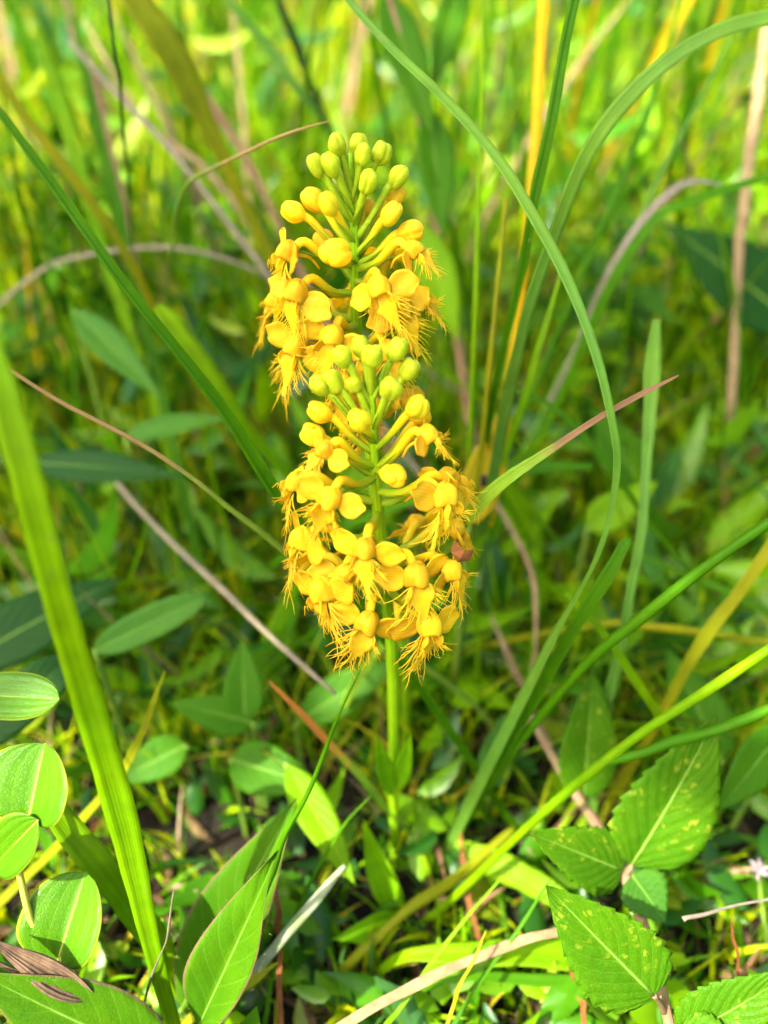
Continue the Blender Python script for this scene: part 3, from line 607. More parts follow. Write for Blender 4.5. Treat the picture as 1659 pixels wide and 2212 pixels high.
B('wide yellow olive blade blurred high above left of the orchids', [(250, -80, 29), (300, 10, 29.5), (350, 80, 30), (405, 180, 31), (470, 320, 32.5), (540, 470, 34)], [50, 70, 74, 60, 42, 32], 'olive')
B('pale bluish blade slanting above the left side of the rear orchid', [(460, -60, 31), (500, 10, 31), (570, 90, 31.5), (640, 190, 32), (692, 252, 33), (760, 350, 35)], [16, 22, 24, 24, 22, 18], 'teal')
B('narrow deep green blade above the rear orchid tip', [(590, -40, 34), (612, 30, 34), (645, 110, 34.5), (690, 230, 35), (722, 310, 36), (760, 400, 38)], [16, 22, 24, 22, 18, 16], 'deep')
B('upright lime blade far up left with a yellow edge', [(80, 60, 32), (110, 160, 31.5), (150, 300, 31), (190, 430, 31), (230, 560, 31.5)], [12, 30, 34, 32, 28], 'lime')
B('upright green blade next to the far left lime blade', [(160, 30, 33), (185, 150, 33), (215, 300, 33), (255, 450, 33), (280, 560, 33)], [10, 26, 30, 28, 26], 'mid')
B('bright yellow lime blade lying behind the long dark folded blade', [(340, 660, 24.5), (375, 705, 24.5), (420, 770, 24.8), (480, 860, 25.5), (560, 960, 27)], [26, 56, 60, 56, 40], 'lime', roll=-.3)
D('dry greyish stem falling to a pale broken end below the orchids', [(725, 1500, 21.5), (640, 1425, 22), (560, 1350, 22.8), (480, 1275, 23.8), (400, 1200, 25), (310, 1110, 27), (190, 990, 30)], [14, 26, 28, 28, 28, 26, 24], 'mauve', kind='stem')
B('blade with an orange tip left of the front orchid stem', [(582, 1472, 21.5), (640, 1530, 21.8), (700, 1592, 22.2), (780, 1680, 23), (835, 1745, 24)], [6, 16, 20, 20, 18], 'orangetip')
S('sharp thin stem leaning up to the lowest orchid flower', [(778, 1448, 15.6), (722, 1568, 16.2), (660, 1720, 17), (612, 1818, 17.6), (580, 1900, 18.3), (545, 2000, 19.2)], [4, 9, 13, 17, 18, 18], 'mid')
B('yellow green stem slanting behind the broad lime blade', [(356, 1450, 21), (315, 1560, 21.3), (280, 1640, 21.6), (170, 1780, 22.3), (60, 1890, 22.8), (-20, 1970, 22.9)], [4, 20, 24, 24, 24, 22], 'olive', root=False)
B('wide lime blade rising behind the lower left oval leaves', [(40, 1640, 18.4), (130, 1765, 18.6), (205, 1860, 18.8), (270, 1945, 19.2), (335, 2030, 19.8), (380, 2110, 20.4)], [40, 58, 60, 58, 54, 46], 'lime', fold=.4)
S('waxy whitish stem slanting at the foot of the downy leaves', [(745, 1870, 20.6), (700, 1922, 20.5), (640, 1992, 20.4), (590, 2052, 20.4), (530, 2122, 20.6), (470, 2190, 20.8)], [14, 26, 28, 30, 28, 26], 'whitestem')
B('short yellow blade under the downy leaf', [(600, 2080, 19.5), (540, 2120, 19.6), (470, 2160, 19.8), (410, 2200, 20)], [6, 26, 30, 26], 'olive')
B('fine blade rising between the whitish stem and the orchid leaf', [(800, 1720, 20.8), (730, 1800, 21), (660, 1930, 21.2), (600, 2080, 21), (570, 2212, 20.8)], [4, 8, 10, 12, 12], 'mid')
D('thin purplish dry wisp beside the downy leaf', [(375, 1925, 17.2), (362, 2010, 17.5), (350, 2060, 17.8), (320, 2130, 18.2), (300, 2190, 18.6)], [5, 10, 5, 12, 6], 'mauve', kind='stem')
# right of the orchids
B('long bluish green blade arching over and down the right side of the orchids', [(735, -30, 20), (760, 10, 19.6), (850, 110, 18.6), (960, 212, 17.8), (1070, 335, 17.2), (1150, 462, 16.8), (1230, 612, 16.5), (1290, 772, 16.4), (1322, 920, 16.6), (1330, 1010, 17), (1316, 1120, 17.6), (1280, 1230, 18.4), (1200, 1375, 19.8), (1110, 1550, 21.6), (1015, 1735, 24), (975, 1820, 25.2)], [10, 18, 24, 28, 28, 28, 28, 26, 22, 18, 16, 26, 34, 32, 28, 26], 'teal', fold=.35, rolls=[0, 0, 0, 0, 0, 0, 0, 0, .2, .7, 1.0, .5, .2, 0, 0, 0])
B('wide pale bluish blade bending over at the upper right', [(1800, 10, 14.6), (1659, 38, 14.8), (1560, 66, 15), (1450, 126, 15.4), (1345, 222, 16), (1272, 322, 16.6), (1222, 432, 17.4), (1188, 530, 18.2), (1150, 640, 19.2), (1120, 760, 20.4), (1090, 900, 22), (1062, 1050, 24)], [40, 42, 42, 42, 42, 40, 36, 34, 32, 30, 28, 26], 'teal', fold=.2, roll=-.15)
B('straight dark folded blade crossing the yellow stem above right', [(1255, -60, 18), (1240, 20, 18.2), (1215, 140, 18.6), (1190, 270, 19), (1165, 400, 19.6), (1150, 475, 20), (1120, 620, 21), (1085, 780, 22.2), (1058, 910, 23.6), (1035, 1040, 25.4)], [26, 30, 32, 32, 30, 28, 24, 22, 20, 18], 'mid', fold=1.1, roll=.35)
S('upright bright yellow stem right of the rear orchid', [(1178, -60, 26), (1170, 80, 25.8), (1160, 240, 25.8), (1148, 400, 26), (1140, 480, 26.4), (1112, 720, 28), (1090, 900, 30)], [26, 30, 30, 24, 18, 18, 16], 'yellow')
S('thin upright stem just right of the rear orchid', [(1045, -60, 24), (1042, 150, 23.6), (1036, 400, 23.4), (1028, 600, 23.6), (1018, 850, 24.4), (1016, 1050, 25.6), (1022, 1250, 27.4)], [10, 12, 13, 14, 14, 14, 14], 'lime')
S('stem with a brown withered sheath beside the spotted leaf', [(1092, 430, 22.5), (1076, 600, 22.4), (1062, 760, 22.6), (1048, 880, 23), (1030, 1030, 24), (1010, 1200, 25.8)], [8, 13, 14, 16, 14, 14], 'olive')
B('dead brown tipped blade pointing up right from the front orchid', [(1466, 811, 17), (1390, 850, 17), (1300, 900, 17.1), (1220, 950, 17.2), (1150, 995, 17.4), (1085, 1045, 17.7), (1020, 1112, 18.2), (950, 1200, 19.2), (900, 1290, 20.6)], [4, 15, 17, 20, 26, 34, 38, 36, 30], 'browntip', fold=.5)
B('cut grass blade with a pale blunt end right of the front orchid', [(1358, 1163, 19.5), (1345, 1185, 19.5), (1300, 1262, 19.8), (1222, 1392, 20.6), (1150, 1512, 21.6), (1050, 1690, 23.6), (1000, 1780, 24.8)], [16, 32, 34, 34, 34, 30, 28], 'mid', fold=.6)
B('bluish upright stem with a glossy wide top at right', [(1418, 690, 23.5), (1408, 800, 23), (1402, 940, 22.6), (1390, 1080, 22.4), (1380, 1190, 22.4), (1352, 1340, 22.8), (1322, 1470, 23.4), (1302, 1600, 24.4), (1280, 1740, 25.8)], [20, 40, 30, 24, 24, 26, 26, 24, 22], 'teal', fold=.5)
S('round green stem slanting from the right edge to the foot of the orchids', [(1760, 1060, 17.5), (1659, 1132, 18), (1500, 1242, 18.8), (1372, 1342, 19.6), (1280, 1422, 20.4), (1160, 1560, 22), (1060, 1690, 23.8), (1000, 1775, 25.2)], [28, 28, 28, 28, 26, 26, 24, 22], 'mid')
B('yellow green folded stem with a dark joint at the right edge', [(1700, 1120, 22.6), (1659, 1190, 22.8), (1600, 1275, 23.2), (1545, 1345, 23.6), (1480, 1452, 24.4), (1412, 1570, 25.4), (1350, 1680, 26.6)], [26, 30, 32, 32, 28, 24, 22], 'olive', fold=.6)
S('thick pale green stem crossing in front of the spotted serrate leaves', [(1760, 1340, 18), (1659, 1405, 18.4), (1535, 1485, 19), (1400, 1572, 19.8), (1300, 1650, 20.4), (1180, 1752, 21.4), (1060, 1862, 22.6), (960, 1955, 23.6)], [24, 26, 26, 26, 25, 23, 21, 20], 'lime')
S('green side stem joining the thick pale stem', [(1760, 1480, 19), (1659, 1532, 19.2), (1560, 1572, 19.5), (1450, 1605, 19.8), (1370, 1630, 20), (1300, 1652, 20.4)], [26, 28, 28, 28, 26, 22], 'mid', root=False)
S('yellowish level stem behind the slanting stems at right', [(1740, 1400, 26), (1659, 1388, 25.8), (1520, 1368, 25.8), (1400, 1352, 26), (1300, 1350, 26.8)], [20, 22, 22, 20, 18], 'olive')
B('short lime blade crossing under the cut blade', [(1222, 1282, 21), (1280, 1340, 21.2), (1350, 1432, 21.7), (1420, 1545, 22.6), (1470, 1640, 24)], [8, 22, 24, 24, 20], 'lime')
B('blurred green blade behind the slanting stems', [(1365, 1192, 28), (1480, 1240, 27.5), (1600, 1292, 27.2), (1720, 1360, 27.4)], [6, 20, 24, 22], 'mid')
D('twisted straw coloured dry blade right of the front orchid', [(1050, 1060, 27), (1085, 1110, 26.8), (1130, 1190, 26.6), (1156, 1280, 26.6), (1156, 1380, 26.8), (1146, 1480, 27.4)], [10, 20, 24, 24, 14, 22], 'tan', rolls=[0, 0, .3, .6, 1.2, .4])
D('straw coloured dry blade bent low behind the front orchid', [(1060, 1330, 27.2), (1090, 1400, 27.2), (1120, 1465, 27.4), (1150, 1535, 28)], [10, 24, 28, 22], 'tan')
D('whitish dry blade bowing over among the right hand grasses', [(1560, 400, 27.5), (1500, 392, 27.2), (1450, 412, 27), (1392, 468, 27), (1335, 555, 27.4), (1290, 640, 28.2), (1230, 780, 30)], [8, 24, 30, 30, 26, 20, 18], 'pale')
B('green blade arching alongside the whitish dry blade', [(1720, 370, 26), (1600, 400, 25.8), (1500, 432, 25.8), (1420, 472, 26), (1345, 570, 26.8), (1270, 720, 28.2), (1190, 900, 30)], [18, 24, 26, 26, 26, 24, 22], 'mid')
D('thick tan dry stalk standing at the right edge', [(1655, 60, 36.5), (1645, 150, 36), (1625, 300, 35.5), (1606, 450, 35.5), (1596, 560, 36)], [36, 40, 42, 42, 36], 'tan', kind='stem')
S('pale slender stem leaning right behind the wide bluish blade', [(1580, 80, 30), (1510, 220, 29.5), (1440, 350, 29.2), (1370, 500, 29.2), (1290, 640, 29.8), (1220, 800, 31)], [8, 12, 14, 16, 16, 16], 'teal')
S('blurred green stem leaning right above the whitish dry blade', [(1480, -20, 31), (1430, 140, 30.5), (1390, 270, 30.2), (1340, 400, 30.2), (1270, 560, 30.6), (1180, 780, 32)], [10, 14, 16, 18, 18, 16], 'mid')
B('grass stem rising to the crossing of the bluish blades', [(1220, 560, 22.5), (1180, 700, 22.6), (1140, 830, 23), (1100, 960, 23.8), (1060, 1100, 25.2)], [6, 16, 18, 18, 16], 'lime')
B('thin blade curving low beside the spotted yellow leaf', [(1085, 838, 24.5), (1160, 860, 24.2), (1230, 910, 24.2), (1320, 1010, 24.8), (1400, 1130, 26)], [4, 14, 18, 18, 16], 'mid')
B('short wide green blade lying level behind the dead brown tipped blade', [(1280, 1008, 26), (1180, 1008, 26), (1090, 1016, 26.4), (1000, 1040, 27.2)], [16, 34, 34, 28], 'mid')
# along the bottom
D('pinkish tan dry blade lying across the bottom foreground', [(1275, 2005, 20.4), (1210, 2012, 20.2), (1130, 2030, 20), (1000, 2082, 19.6), (890, 2132, 19.2), (800, 2180, 18.8), (700, 2240, 18.4)], [16, 34, 38, 38, 40, 40, 40], 'tan', root=False)
B('sunlit lime blade lying level under the serrate leaf', [(1480, 2070, 21.5), (1400, 2072, 21.4), (1310, 2068, 21.4), (1180, 2062, 21.4), (1040, 2060, 21.5), (890, 2062, 21.8)], [20, 56, 62, 64, 56, 30], 'lime', roll=.2)
B('bright yellow lime blade lying left of the serrate leaf', [(985, 1820, 24.6), (1040, 1850, 24.2), (1100, 1880, 23.8), (1160, 1912, 23.4), (1220, 1945, 23)], [16, 56, 60, 58, 40], 'lime', roll=.3, root=False)
S('olive stem slanting low right of the orchid leaves', [(1110, 1790, 24.6), (1050, 1842, 24.2), (980, 1900, 23.6), (900, 1952, 23), (840, 2000, 22.8)], [20, 26, 30, 30, 28], 'olive')
B('thin blade crossing the tan dry blade', [(1080, 1900, 20), (1010, 1980, 20), (940, 2070, 19.8), (860, 2180, 19.4), (820, 2240, 19.2)], [5, 9, 11, 13, 13], 'lime')
B('fine blade rising from the bottom beneath the level lime blade', [(1190, 1900, 20), (1130, 1990, 20), (1060, 2090, 19.8), (980, 2212, 19.2)], [4, 9, 11, 12], 'mid')
B('fine yellow blade leaning right above the bottom turf', [(1050, 2010, 19.2), (1020, 2080, 19), (985, 2150, 18.8), (960, 2240, 18.6)], [4, 8, 10, 11], 'olive')
B('green blade lying level along the bottom turf', [(1390, 2120, 20.8), (1290, 2112, 20.8), (1180, 2118, 20.8), (1060, 2110, 20.8), (950, 2125, 20.8)], [12, 24, 28, 26, 12], 'mid')
D('grey dead stalk with a pale knob end at lower right', [(1476, 1986, 18.6), (1492, 1980, 18.6), (1560, 1965, 18.8), (1659, 1942, 19), (1760, 1920, 19.4)], [22, 18, 12, 11, 11], 'pale', kind='stem')
D('rust coloured dead blade standing in the bottom turf', [(995, 1800, 24.4), (1000, 1860, 24), (1010, 1930, 23.6), (1030, 2010, 23)], [10, 20, 22, 20], 'rust')
D('short rusty dead blade under the level lime blade', [(1230, 2090, 20.6), (1242, 2120, 20.6), (1256, 2160, 20.4), (1262, 2200, 20.4)], [12, 24, 26, 20], 'rust')
D('rusty sliver standing by the grey dead stalk', [(1578, 1985, 18.8), (1584, 2020, 19), (1592, 2060, 19.2), (1596, 2120, 19.4)], [4, 12, 14, 12], 'rust')
D('rust brown dead blade by the whitish stem', [(588, 1870, 20.8), (598, 1940, 20.8), (602, 2000, 20.8), (604, 2070, 20.8)], [10, 24, 26, 22], 'rust')

# ------------------------------------------------------------------ broad-leaved plants one can pick out
vp = thing('twining_vine', 'twining vine with glossy oval leaves at the lower left', 'vine', at(150, 2130, 18.2)*1.0)
vp.location.z = 0
add_stem(vp, [(-30, 1700, 17.2), (8, 1775, 17.3), (38, 1870, 17.4), (66, 1985, 17.5), (110, 2075, 17.7), (150, 2108, 18), (165, 2150, 18.8)], [13, 13, 14, 15, 15, 15, 14], 'yellowstem', root=True)
add_stem(vp, [(128, 2072, 17.5), (160, 2085, 17.5), (165, 2105, 17.8), (150, 2112, 18)], [12, 13, 13, 12], 'yellowstem', name='petiole')
add_stem(vp, [(62, 1772, 17.0), (42, 1790, 17.1), (20, 1800, 17.3)], [12, 12, 12], 'yellowstem', name='petiole')
add_leaf(vp, (62, 1775, 17.0), (92, 1606, 17.2), 228, 'vine', shape='heart', fold=.6, droop=.05, nrm=(-.25, -.75, .6), ribmat='yellowstem', nv=30, nu=13, quilt=.0, wave=.01)
add_leaf(vp, (82, 1772, 16.6), (-25, 1878, 17.0), 118, 'vine', shape='oval', fold=.4, droop=.08, nrm=(.1, -.5, .9), ribmat='yellowstem', nu=11)
add_leaf(vp, (125, 2078, 17.5), (180, 1885, 17.9), 186, 'vine', shape='heart', fold=.62, droop=.06, nrm=(-.2, -.7, .65), ribmat='yellowstem', nv=30, nu=13, wave=.012)
add_leaf(vp, (-70, 1500, 18.5), (122, 1508, 18.0), 105, 'vine', shape='oval', fold=.2, droop=.05, nrm=(0, -.4, .9), ribmat='yellowstem')
add_stem(vp, [(-60, 1500, 18.5), (-70, 1600, 17.9), (-30, 1700, 17.3)], [10, 11, 12], 'yellowstem', name='petiole')
def fuzz(parent_leaf, L, W, n=70, seed=1):
    rd = random.Random(seed); V, F, UV = [], [], []
    for i in range(n):
        s = rd.uniform(.04, .95); sg = rd.choice((-1, 1)); h = math.sin(math.pi*s**.75)**1.05*W*.5
        p = Vector((sg*h*.98, s*L, .18*h*.8)); d = Vector((sg, rd.uniform(.1, .6), rd.uniform(-.2, .6))).normalized()*rd.uniform(.05, .12)
        v, f, u = tube([p, p+d*.6, p+d+Vector((0, .01, 0))], [.0045, .003, .0015], 3, False); o = len(V); V += v; UV += u; F += [tuple(k+o for k in q) for q in f]
    o = obj('hairs', mesh('hairs', V, F, 'pale', UV), parent_leaf); o['kind'] = 'stuff'
dp = thing('downy_herb', 'low herb with downy pointed leaves left of the orchid stem', 'herb', (at(430, 2212, 19.6).x, at(430, 2212, 19.6).y, 0))
l1 = add_leaf(dp, (425, 2225, 18.4), (612, 1828, 16.8), 138, 'fuzzy', shape='lance', fold=.75, droop=-.03, nrm=(-.3, -.6, .75), nv=40, nu=13, wave=.10, label='sunlit downy leaf with a purplish edge')
fuzz(l1, (at(425, 2225, 18.4)-at(612, 1828, 16.8)).length, 150*17.6/K)
l2 = add_leaf(dp, (392, 2180, 20.4), (622, 1742, 19.2), 165, 'fuzzy', shape='lance', fold=.3, droop=.08, nrm=(-.1, -.55, .85), nv=30, nu=11, wave=.02)
l3 = add_leaf(dp, (380, 2300, 17.6), (-60, 2120, 15.8), 190, 'fuzzy', shape='lance', fold=.25, droop=.1, nrm=(-.1, -.45, .9), nv=30, nu=11, wave=.02)
fuzz(l3, (at(380, 2300, 17.6)-at(-60, 2120, 15.8)).length, 190*16.7/K, 90, 4)
base = dp.location/CM
add_stem(dp, None, [14, 14, 14], 'weedstem', world=[at(425, 2225, 18.4), (at(425, 2225, 18.4)+base)*.5, base+Vector((0, 0, -.2))])
add_stem(dp, None, [14, 14, 14], 'weedstem', world=[at(392, 2180, 20.4), (at(392, 2180, 20.4)+base)*.5+Vector((.1, .1, 0)), base+Vector((.1, .1, -.2))])
add_stem(dp, None, [14, 14, 14], 'weedstem', world=[at(380, 2300, 17.6), (at(380, 2300, 17.6)+base)*.5+Vector((0, -.1, 0)), base+Vector((0, -.1, -.2))])
# shrivelled brown leaf over the downy leaf
cr = thing('withered_leaf', 'shrivelled brown leaf curled above the downy leaf in the corner', 'dead leaf', (at(60, 2120, 17.2).x, at(60, 2120, 17.2).y, 0))
for (b_, t_, w_, nn) in (((210, 2160, 17), (-30, 2030, 16.4), 60, (.3, -.5, .7)), ((190, 2150, 17.2), (-20, 2090, 16.6), 44, (-.2, -.7, .4))):
    mtx, L, g = leaf_at(b_, t_, w_, shape='lance', fold=.9, droop=.1, wave=.14, quilt=.3, nrm=nn, nv=34, nu=11); mtx.translation -= cr.location; obj('lobe', mesh('lobe', g[0], g[1], 'crisp' if 'crisp' in M else 'rose', g[2]), cr, mtx)
add_stem(cr, [(195, 2155, 17.1), (205, 2175, 17.5), (215, 2200, 18)], [8, 8, 8], 'crisp', root=True)
# serrate-leaved herb
sp_ = thing('serrate_herb', 'herb with toothed yellow-spotted leaves on a pinkish stem at lower right', 'herb', (at(1445, 2212, 19).x, at(1445, 2212, 19).y, 0))
SK = dict(shape='ovate', teeth=11, quilt=.10, nv=44, nu=13, veins=9)
add_leaf(sp_, (1412, 2150, 17.6), (1186, 1925, 16.8), 205, 'serrate', fold=.3, droop=.05, nrm=(-.05, -.75, .65), ribmat='weedstem', **SK)
add_leaf(sp_, (1365, 1868, 20.4), (1563, 1565, 19.4), 225, 'serrate', fold=.22, droop=.1, nrm=(.1, -.75, .6), **SK)
add_leaf(sp_, (1345, 1880, 20.4), (1165, 1808, 18.8), 140, 'serrate', fold=.3, droop=.12, nrm=(-.1, -.5, .8), **SK)
add_leaf(sp_, (1262, 1722, 23.6), (1285, 1450, 23), 135, 'serrate', fold=.2, droop=.05, nrm=(.1, -.8, .5), **SK)
add_leaf(sp_, (1365, 1890, 20.2), (1440, 1990, 19.6), 120, 'weedblue', fold=.2, droop=.1, nrm=(.2, -.5, .8), shape='ovate', teeth=7, quilt=.1, nv=30)
add_leaf(sp_, (1470, 2240, 17.4), (1720, 2120, 16.4), 150, 'serrate', fold=.25, droop=.15, nrm=(0, -.55, .8), **SK)
add_leaf(sp_, (1460, 2250, 17.2), (1640, 2330, 16), 160, 'serrate', fold=.25, droop=.12, nrm=(.1, -.45, .9), **SK)
add_stem(sp_, [(1120, 1500, 25.4), (1180, 1610, 24.6), (1240, 1710, 23.6), (1300, 1800, 22), (1348, 1885, 20.6), (1390, 2000, 19.8), (1425, 2120, 18.6), (1450, 2230, 18.4)], [16, 20, 22, 26, 28, 26, 24, 24], 'pinkstem', root=True)
add_stem(sp_, [(1412, 2150, 17.6), (1425, 2165, 18), (1434, 2185, 18.4)], [12, 14, 14], 'pinkstem', name='petiole')
add_stem(sp_, [(1365, 1868, 20.4), (1356, 1885, 20.4), (1350, 1895, 20.6)], [10, 12, 12], 'pinkstem', name='petiole')
# small pale flower head at the right edge
fh = thing('pale_flower_head', 'small whitish mauve blossom blurred at the right edge', 'flower', (at(1645, 1950, 23).x, at(1645, 1950, 23).y, 0))
rf = random.Random(8); hc = at(1640, 1880, 22.6)
pm = mesh('petal', *(lambda g: (g[0], g[1], 'palepetal', g[2]))(petal_geo(.34, .2, .1, .1, 2))) if 'palepetal' in M else mesh('petal', *(lambda g: (g[0], g[1], mat_petal('pale_petal', (.36, .29, .34), (.42, .37, .36), .4, False), g[2]))(petal_geo(.34, .2, .1, .1, 2)))
for k in range(9):
    m4 = Matrix.Translation((hc*CM)-fh.location) @ Matrix.Rotation(k*.7, 4, 'Z') @ Matrix.Rotation(rf.uniform(-.9, .1), 4, 'Y'); obj('petal', pm, fh, m4)
add_stem(fh, [(1640, 1885, 22.6), (1642, 1915, 22.9), (1645, 1950, 23)], [10, 10, 10], 'weedstem', root=True)
# big single leaves in the blurred middle distance: each one a plant with its stalk down to the soil
def lone(label, b, t, wpx, mat, **kw):
    wpx *= .78; g = at(*b); o = thing('leafy_weed', label, 'weed', (g.x, g.y, 0)); lf = add_leaf(o, b, t, wpx, mat, **kw)
    P = [g, Vector((g.x*.7+g.x*.3, g.y, g.z*.5)), Vector((g.x, g.y, -.2))]; add_stem(o, None, [16, 18, 18], 'weedstem', world=P); return o, lf
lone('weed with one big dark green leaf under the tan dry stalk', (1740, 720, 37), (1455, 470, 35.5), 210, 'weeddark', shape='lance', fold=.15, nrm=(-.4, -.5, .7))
lone('weed with a bluish folded leaf hanging left of the long dark blade', (160, 670, 30), (340, 845, 28), 95, 'weedblue', shape='lance', fold=.3, nrm=(.1, -.6, .8))
lone('weed with a pale pointed leaf reaching right under the olive stem', (270, 942, 29), (490, 885, 28.4), 75, 'weedblue', shape='lance', fold=.2, nrm=(0, -.4, .9))
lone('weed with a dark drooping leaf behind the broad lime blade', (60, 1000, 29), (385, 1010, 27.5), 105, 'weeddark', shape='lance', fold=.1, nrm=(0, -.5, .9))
lone('weed with a square-tipped blue green leaf right of the broad lime blade', (205, 1405, 24.6), (430, 1292, 24), 96, 'weedblue', shape='oval', fold=.2, nrm=(.1, -.6, .7))
for bb, tt, ww, lab in (((545, 1560, 25), (365, 1515, 24.6), 110, 'weed with a leaf spread left below the dry greyish stem'), ((530, 1555, 25), (520, 1385, 25), 120, 'weed with an upright oval leaf below the dry greyish stem'),
                        ((500, 1640, 24.5), (690, 1700, 23), 150, 'weed with a drooping leaf below the orange tipped blade'), ((400, 1610, 26), (240, 1690, 25.4), 120, 'weed with a shaded leaf close behind the broad lime blade')):
    lone(lab, bb, tt, ww, 'weed', shape='ovate', fold=.2, nrm=(0, -.5, .85))
lone('weed with a long lime leaf bending to a sunlit tip left of the orchid stem', (620, 1650, 23.6), (765, 1905, 21.2), 105, 'weedlime', shape='lance', fold=.25, nrm=(.2, -.6, .75))
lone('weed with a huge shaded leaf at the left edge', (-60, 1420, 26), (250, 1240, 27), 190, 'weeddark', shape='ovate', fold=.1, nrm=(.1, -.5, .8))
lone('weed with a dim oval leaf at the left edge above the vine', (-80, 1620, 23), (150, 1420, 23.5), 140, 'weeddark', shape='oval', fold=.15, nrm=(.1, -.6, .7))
lone('weed with a lime leaf lying flat behind the downy leaves', (640, 1560, 26.4), (860, 1420, 25.6), 120, 'weed', shape='lance', fold=.15, nrm=(0, -.5, .85))
lone('weed with shaded round leaf between the slanting stems at right', (1560, 1640, 26), (1450, 1400, 27), 170, 'weed', shape='ovate', fold=.2, nrm=(0, -.6, .8))
lone('weed with a bluish leaf right of the front orchid stem', (1060, 1700, 26.4), (1090, 1540, 27), 100, 'weedblue', shape='ovate', fold=.2, nrm=(0, -.6, .8))
lone('weed with a glossy lime leaf behind the arching bluish blade', (1270, 1140, 31), (1420, 1040, 30), 110, 'weedlime', shape='ovate', fold=.2, nrm=(0, -.6, .8))
lone('weed with a broad green leaf below the bowing whitish blade', (1390, 1060, 33), (1290, 880, 32), 150, 'weed', shape='ovate', fold=.2, nrm=(0, -.6, .8))
lone('weed with a wide green leaf at the right edge below the slanting blades', (1700, 1560, 23), (1560, 1760, 22), 130, 'weed', shape='lance', fold=.2, nrm=(.1, -.6, .8))
_, lf = lone('weed with a yellowed leaf marked by black spots right of the front orchid', (1012, 1130, 24.6), (1102, 862, 24), 120, 'sallow', shape='ovate', fold=.15, droop=.03, nrm=(-.1, -.8, .5))
for (sx, sy, r) in ((.16, 2.35, .17), (.05, 1.45, .15), (.42, 3.05, .11), (-.3, 2.8, .08)):
    V, F, UV = [], [], []
    for k in range(14): a = 2*math.pi*k/14; rr = r*(1+.2*math.sin(3*a+sx*9)); V.append((sx+rr*math.cos(a), sy+rr*1.25*math.sin(a), .06)); UV.append((0, 0))
    V += [(x, y, -.02) for x, y, z in V]; F = [tuple(range(14))]+[(k, k+14, (k+1) % 14+14, (k+1) % 14) for k in range(14)]; obj('spot', mesh('spot', V, F, 'spot', UV+UV), lf)
# tall weed with broad pointed leaves hanging from a purplish stem right above the rear orchid
tw = thing('tall_weed', 'tall blurred weed with broad pointed leaves on a purplish stem behind the orchids', 'weed', (at(1010, 880, 33).x, at(1010, 880, 33).y, 0))
add_stem(tw, [(820, -80, 30), (860, 60, 30), (905, 200, 30.3), (930, 300, 30.8), (938, 420, 31.4), (955, 560, 32), (990, 740, 32.6), (1010, 880, 33.4)], [12, 14, 16, 18, 18, 20, 20, 20], 'rose', root=True)
for bb, tt, ww, mm in (((828, -30, 30), (938, 290, 29.6), 88, 'weed'), ((930, 240, 30.6), (958, 505, 30), 86, 'weed'), ((905, 480, 31.6), (992, 735, 31), 90, 'weedlime'), ((1000, -60, 31), (935, 190, 30.6), 70, 'weed')):
    add_leaf(tw, bb, tt, ww, mm, shape='lance', fold=.2, droop=.06, nrm=(.1, -.85, .4), ribmat='weedstem')
add_stem(tw, [(1000, -60, 31), (950, -90, 30.6), (860, -100, 30.2), (822, -70, 30)], [8, 8, 8, 8], 'weedstem', name='petiole')
add_stem(tw, [(905, 480, 31.6), (925, 500, 31.7), (948, 530, 31.9)], [8, 8, 8], 'weedstem', name='petiole')

# ------------------------------------------------------------------ repeats: leafy weeds and grass stems behind the orchids
def weed_proto(mat, h, pairs, L, ratio, seed):
    rd = random.Random(seed); o = thing('broadleaf_weed', '', 'weed', (0, 0, 0))
    P = spline([(rd.uniform(-.8, .8), rd.uniform(-.8, .8), h), (rd.uniform(-.5, .5), .2, h*.55), (0, 0, -.3)], 12); V, F, UV = tube(P, [.06+.06*i/11 for i in range(12)], 6)
    obj('stem', mesh('stem', V, F, 'weedstem', UV), o)
    lm = [leaf_geo(L*k, L*k*ratio, 'ovate', .22, .18, nv=12, nu=7, seed=seed+q, wave=.02) for q, k in enumerate((1, .85, 1.15))]; lm = [mesh('leaf', g[0], g[1], mat, g[2]) for g in lm]
    for i in range(pairs):
        z = i/(pairs-.5); c = P[int((z*.75)*11)]
        for s in (0, 1):
            a = i*1.57+s*math.pi+rd.uniform(-.4, .4); el = rd.uniform(.0, .75)
            d = Vector((math.cos(a)*math.cos(el), math.sin(a)*math.cos(el), math.sin(el))); sc = (.55+.6*z) if i else .5
            m4 = frame(c, c+d, Vector((0, 0, 1)) if abs(d.z) < .9 else Vector((1, 0, 0))) @ Matrix.Diagonal((sc, sc, sc, 1)); obj('leaf', lm[(i+s) % 3], o, m4)
    return o
def copy_tree(o):
    c = o.copy(); C.objects.link(c)
    for ch in o.children: d = ch.copy(); C.objects.link(d); d.parent = c
    return c
rw = random.Random(21)
KINDS = [('weed', 9, 5, 2.8, .5, 'green broad-leaved weed rising in the blurred grass behind the orchids', 'green weeds behind the orchids'),
         ('weedblue', 8, 5, 2.6, .42, 'bluish narrow-leaved weed in the blurred grass behind the orchids', 'bluish weeds behind the orchids'),
         ('weedlime', 10, 6, 2.4, .45, 'sunlit lime weed in the blurred grass behind the orchids', 'lime weeds behind the orchids')]
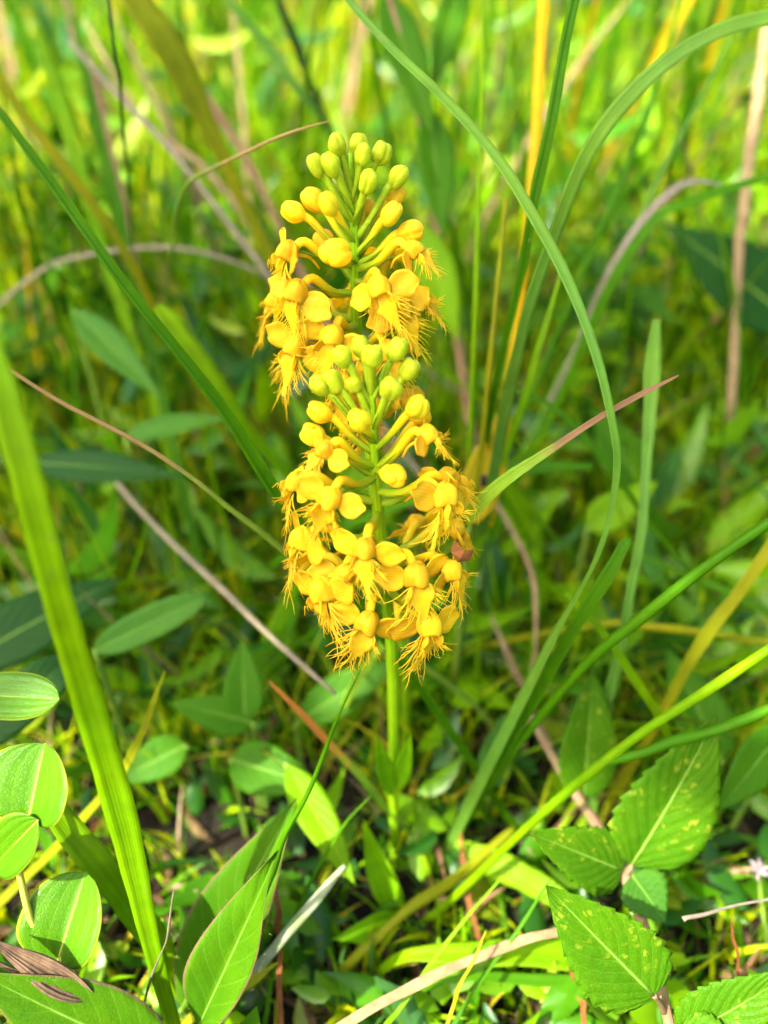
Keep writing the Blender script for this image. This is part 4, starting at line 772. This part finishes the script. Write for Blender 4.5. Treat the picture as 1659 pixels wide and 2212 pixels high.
for ki, (mt_, h, pr, L, ra, lab, grp) in enumerate(KINDS):
    proto = weed_proto(mt_, h, pr, L, ra, 40+ki); proto['label'] = lab; proto['group'] = grp
    for i in range(18):
        o = proto if i == 0 else copy_tree(proto)
        y = 27*(150/27)**((i+.5)/18+rw.uniform(-.03, .03)); x = rw.uniform(-1, 1)*(.5*y+2); s = min(near_h(0, y)/h*1.1, 1.6)*rw.uniform(.8, 1.15)
        o.location = (x*CM, y*CM, 0); o.rotation_euler = (rw.uniform(-.15, .15), rw.uniform(-.15, .15), rw.uniform(0, 6.3)); o.scale = (s, s, s)
SG = [('lime', 'thin lime grass stem blurred in the meadow behind', 'lime stems in the meadow'), ('mid', 'thin green grass blade blurred in the meadow behind', 'green blades in the meadow'), ('yellow', 'thin yellowed grass stem blurred in the meadow behind', 'yellowed stems in the meadow'), ('tan', 'thin straw coloured stem blurred in the meadow behind', 'straw stems in the meadow')]
for mt_, lab, grp in SG:
    protos = []
    for v in range(3):
        h = 20; lx = rw.uniform(-5, 5); Q = spline([(lx, rw.uniform(-2, 3), h), (lx*.45, .3, h*.65), (lx*.1, 0, h*.3), (0, 0, -.4)], 14)
        V, F, UV = ribbon(Q, interp([.04, .32, .36, .3], 14), lambda p: Vector((.1, -1, .3)).normalized(), .5, rw.uniform(-.7, .7)); protos.append(mesh('meadow_blade', V, F, mt_, UV))
    for i in range(26 if mt_ in ('lime', 'mid') else 12):
        y = rw.uniform(36, 120); x = rw.uniform(-1, 1)*(.52*y+3); o = obj('meadow_grass_shoot', protos[i % 3]); s = min(near_h(0, y)/15, 1.7)*rw.uniform(.9, 1.3)
        o.location = (x*CM, y*CM, 0); o.rotation_euler = (0, (x/y)*.35+rw.uniform(-.12, .12), rw.uniform(-.6, .6)); o.scale = (s, s, s); tag(o, lab, 'grass', grp)

# fine single blades crossing behind and beside the orchids
fine = []
for v in range(8):
    lx, ly = rw.uniform(-5.5, 5.5), rw.uniform(-2, 4); Q = spline([(lx, ly, 11.5), (lx*.62, ly*.5, 9), (lx*.22, ly*.1, 5), (0, 0, -.4)], 14)
    V, F, UV = ribbon(Q, interp([.02, .17, .2, .18], 14), lambda p: Vector((.1, -1, .4)).normalized(), .6, rw.uniform(-.7, .7), cols=3); fine.append((V, F, UV))
for mt_, lab, grp, cnt in (('lime', 'fine lime grass blade crossing the tangle round the orchids', 'fine lime blades in the tangle', 90), ('mid', 'fine green grass blade crossing the tangle round the orchids', 'fine green blades in the tangle', 70), ('olive', 'fine olive grass blade crossing the tangle round the orchids', 'fine olive blades in the tangle', 14), ('tan', 'fine straw blade crossing the tangle round the orchids', 'fine straw blades in the tangle', 9)):
    ms = [mesh('fine_grass_shoot', *g[:2], mt_, g[2]) for g in fine]
    for i in range(cnt):
        y = rw.uniform(17, 50); x = rw.uniform(-1, 1)*(.56*y+2)
        if y < 21.5: x = math.copysign(max(abs(x), 5.5), x)
        o = obj('fine_grass_shoot', ms[i % 8]); s_ = np.interp(y, [17, 21, 30, 52], [.45, .62, 1.0, 1.7])*rw.uniform(.85, 1.2)
        o.location = (x*CM, y*CM, 0); o.rotation_euler = (rw.uniform(-.25, .1), rw.choice((-1, 1))*rw.uniform(.1, .8), rw.uniform(-.8, .8)); o.scale = (s_, s_, s_*1.3); tag(o, lab, 'grass', grp)
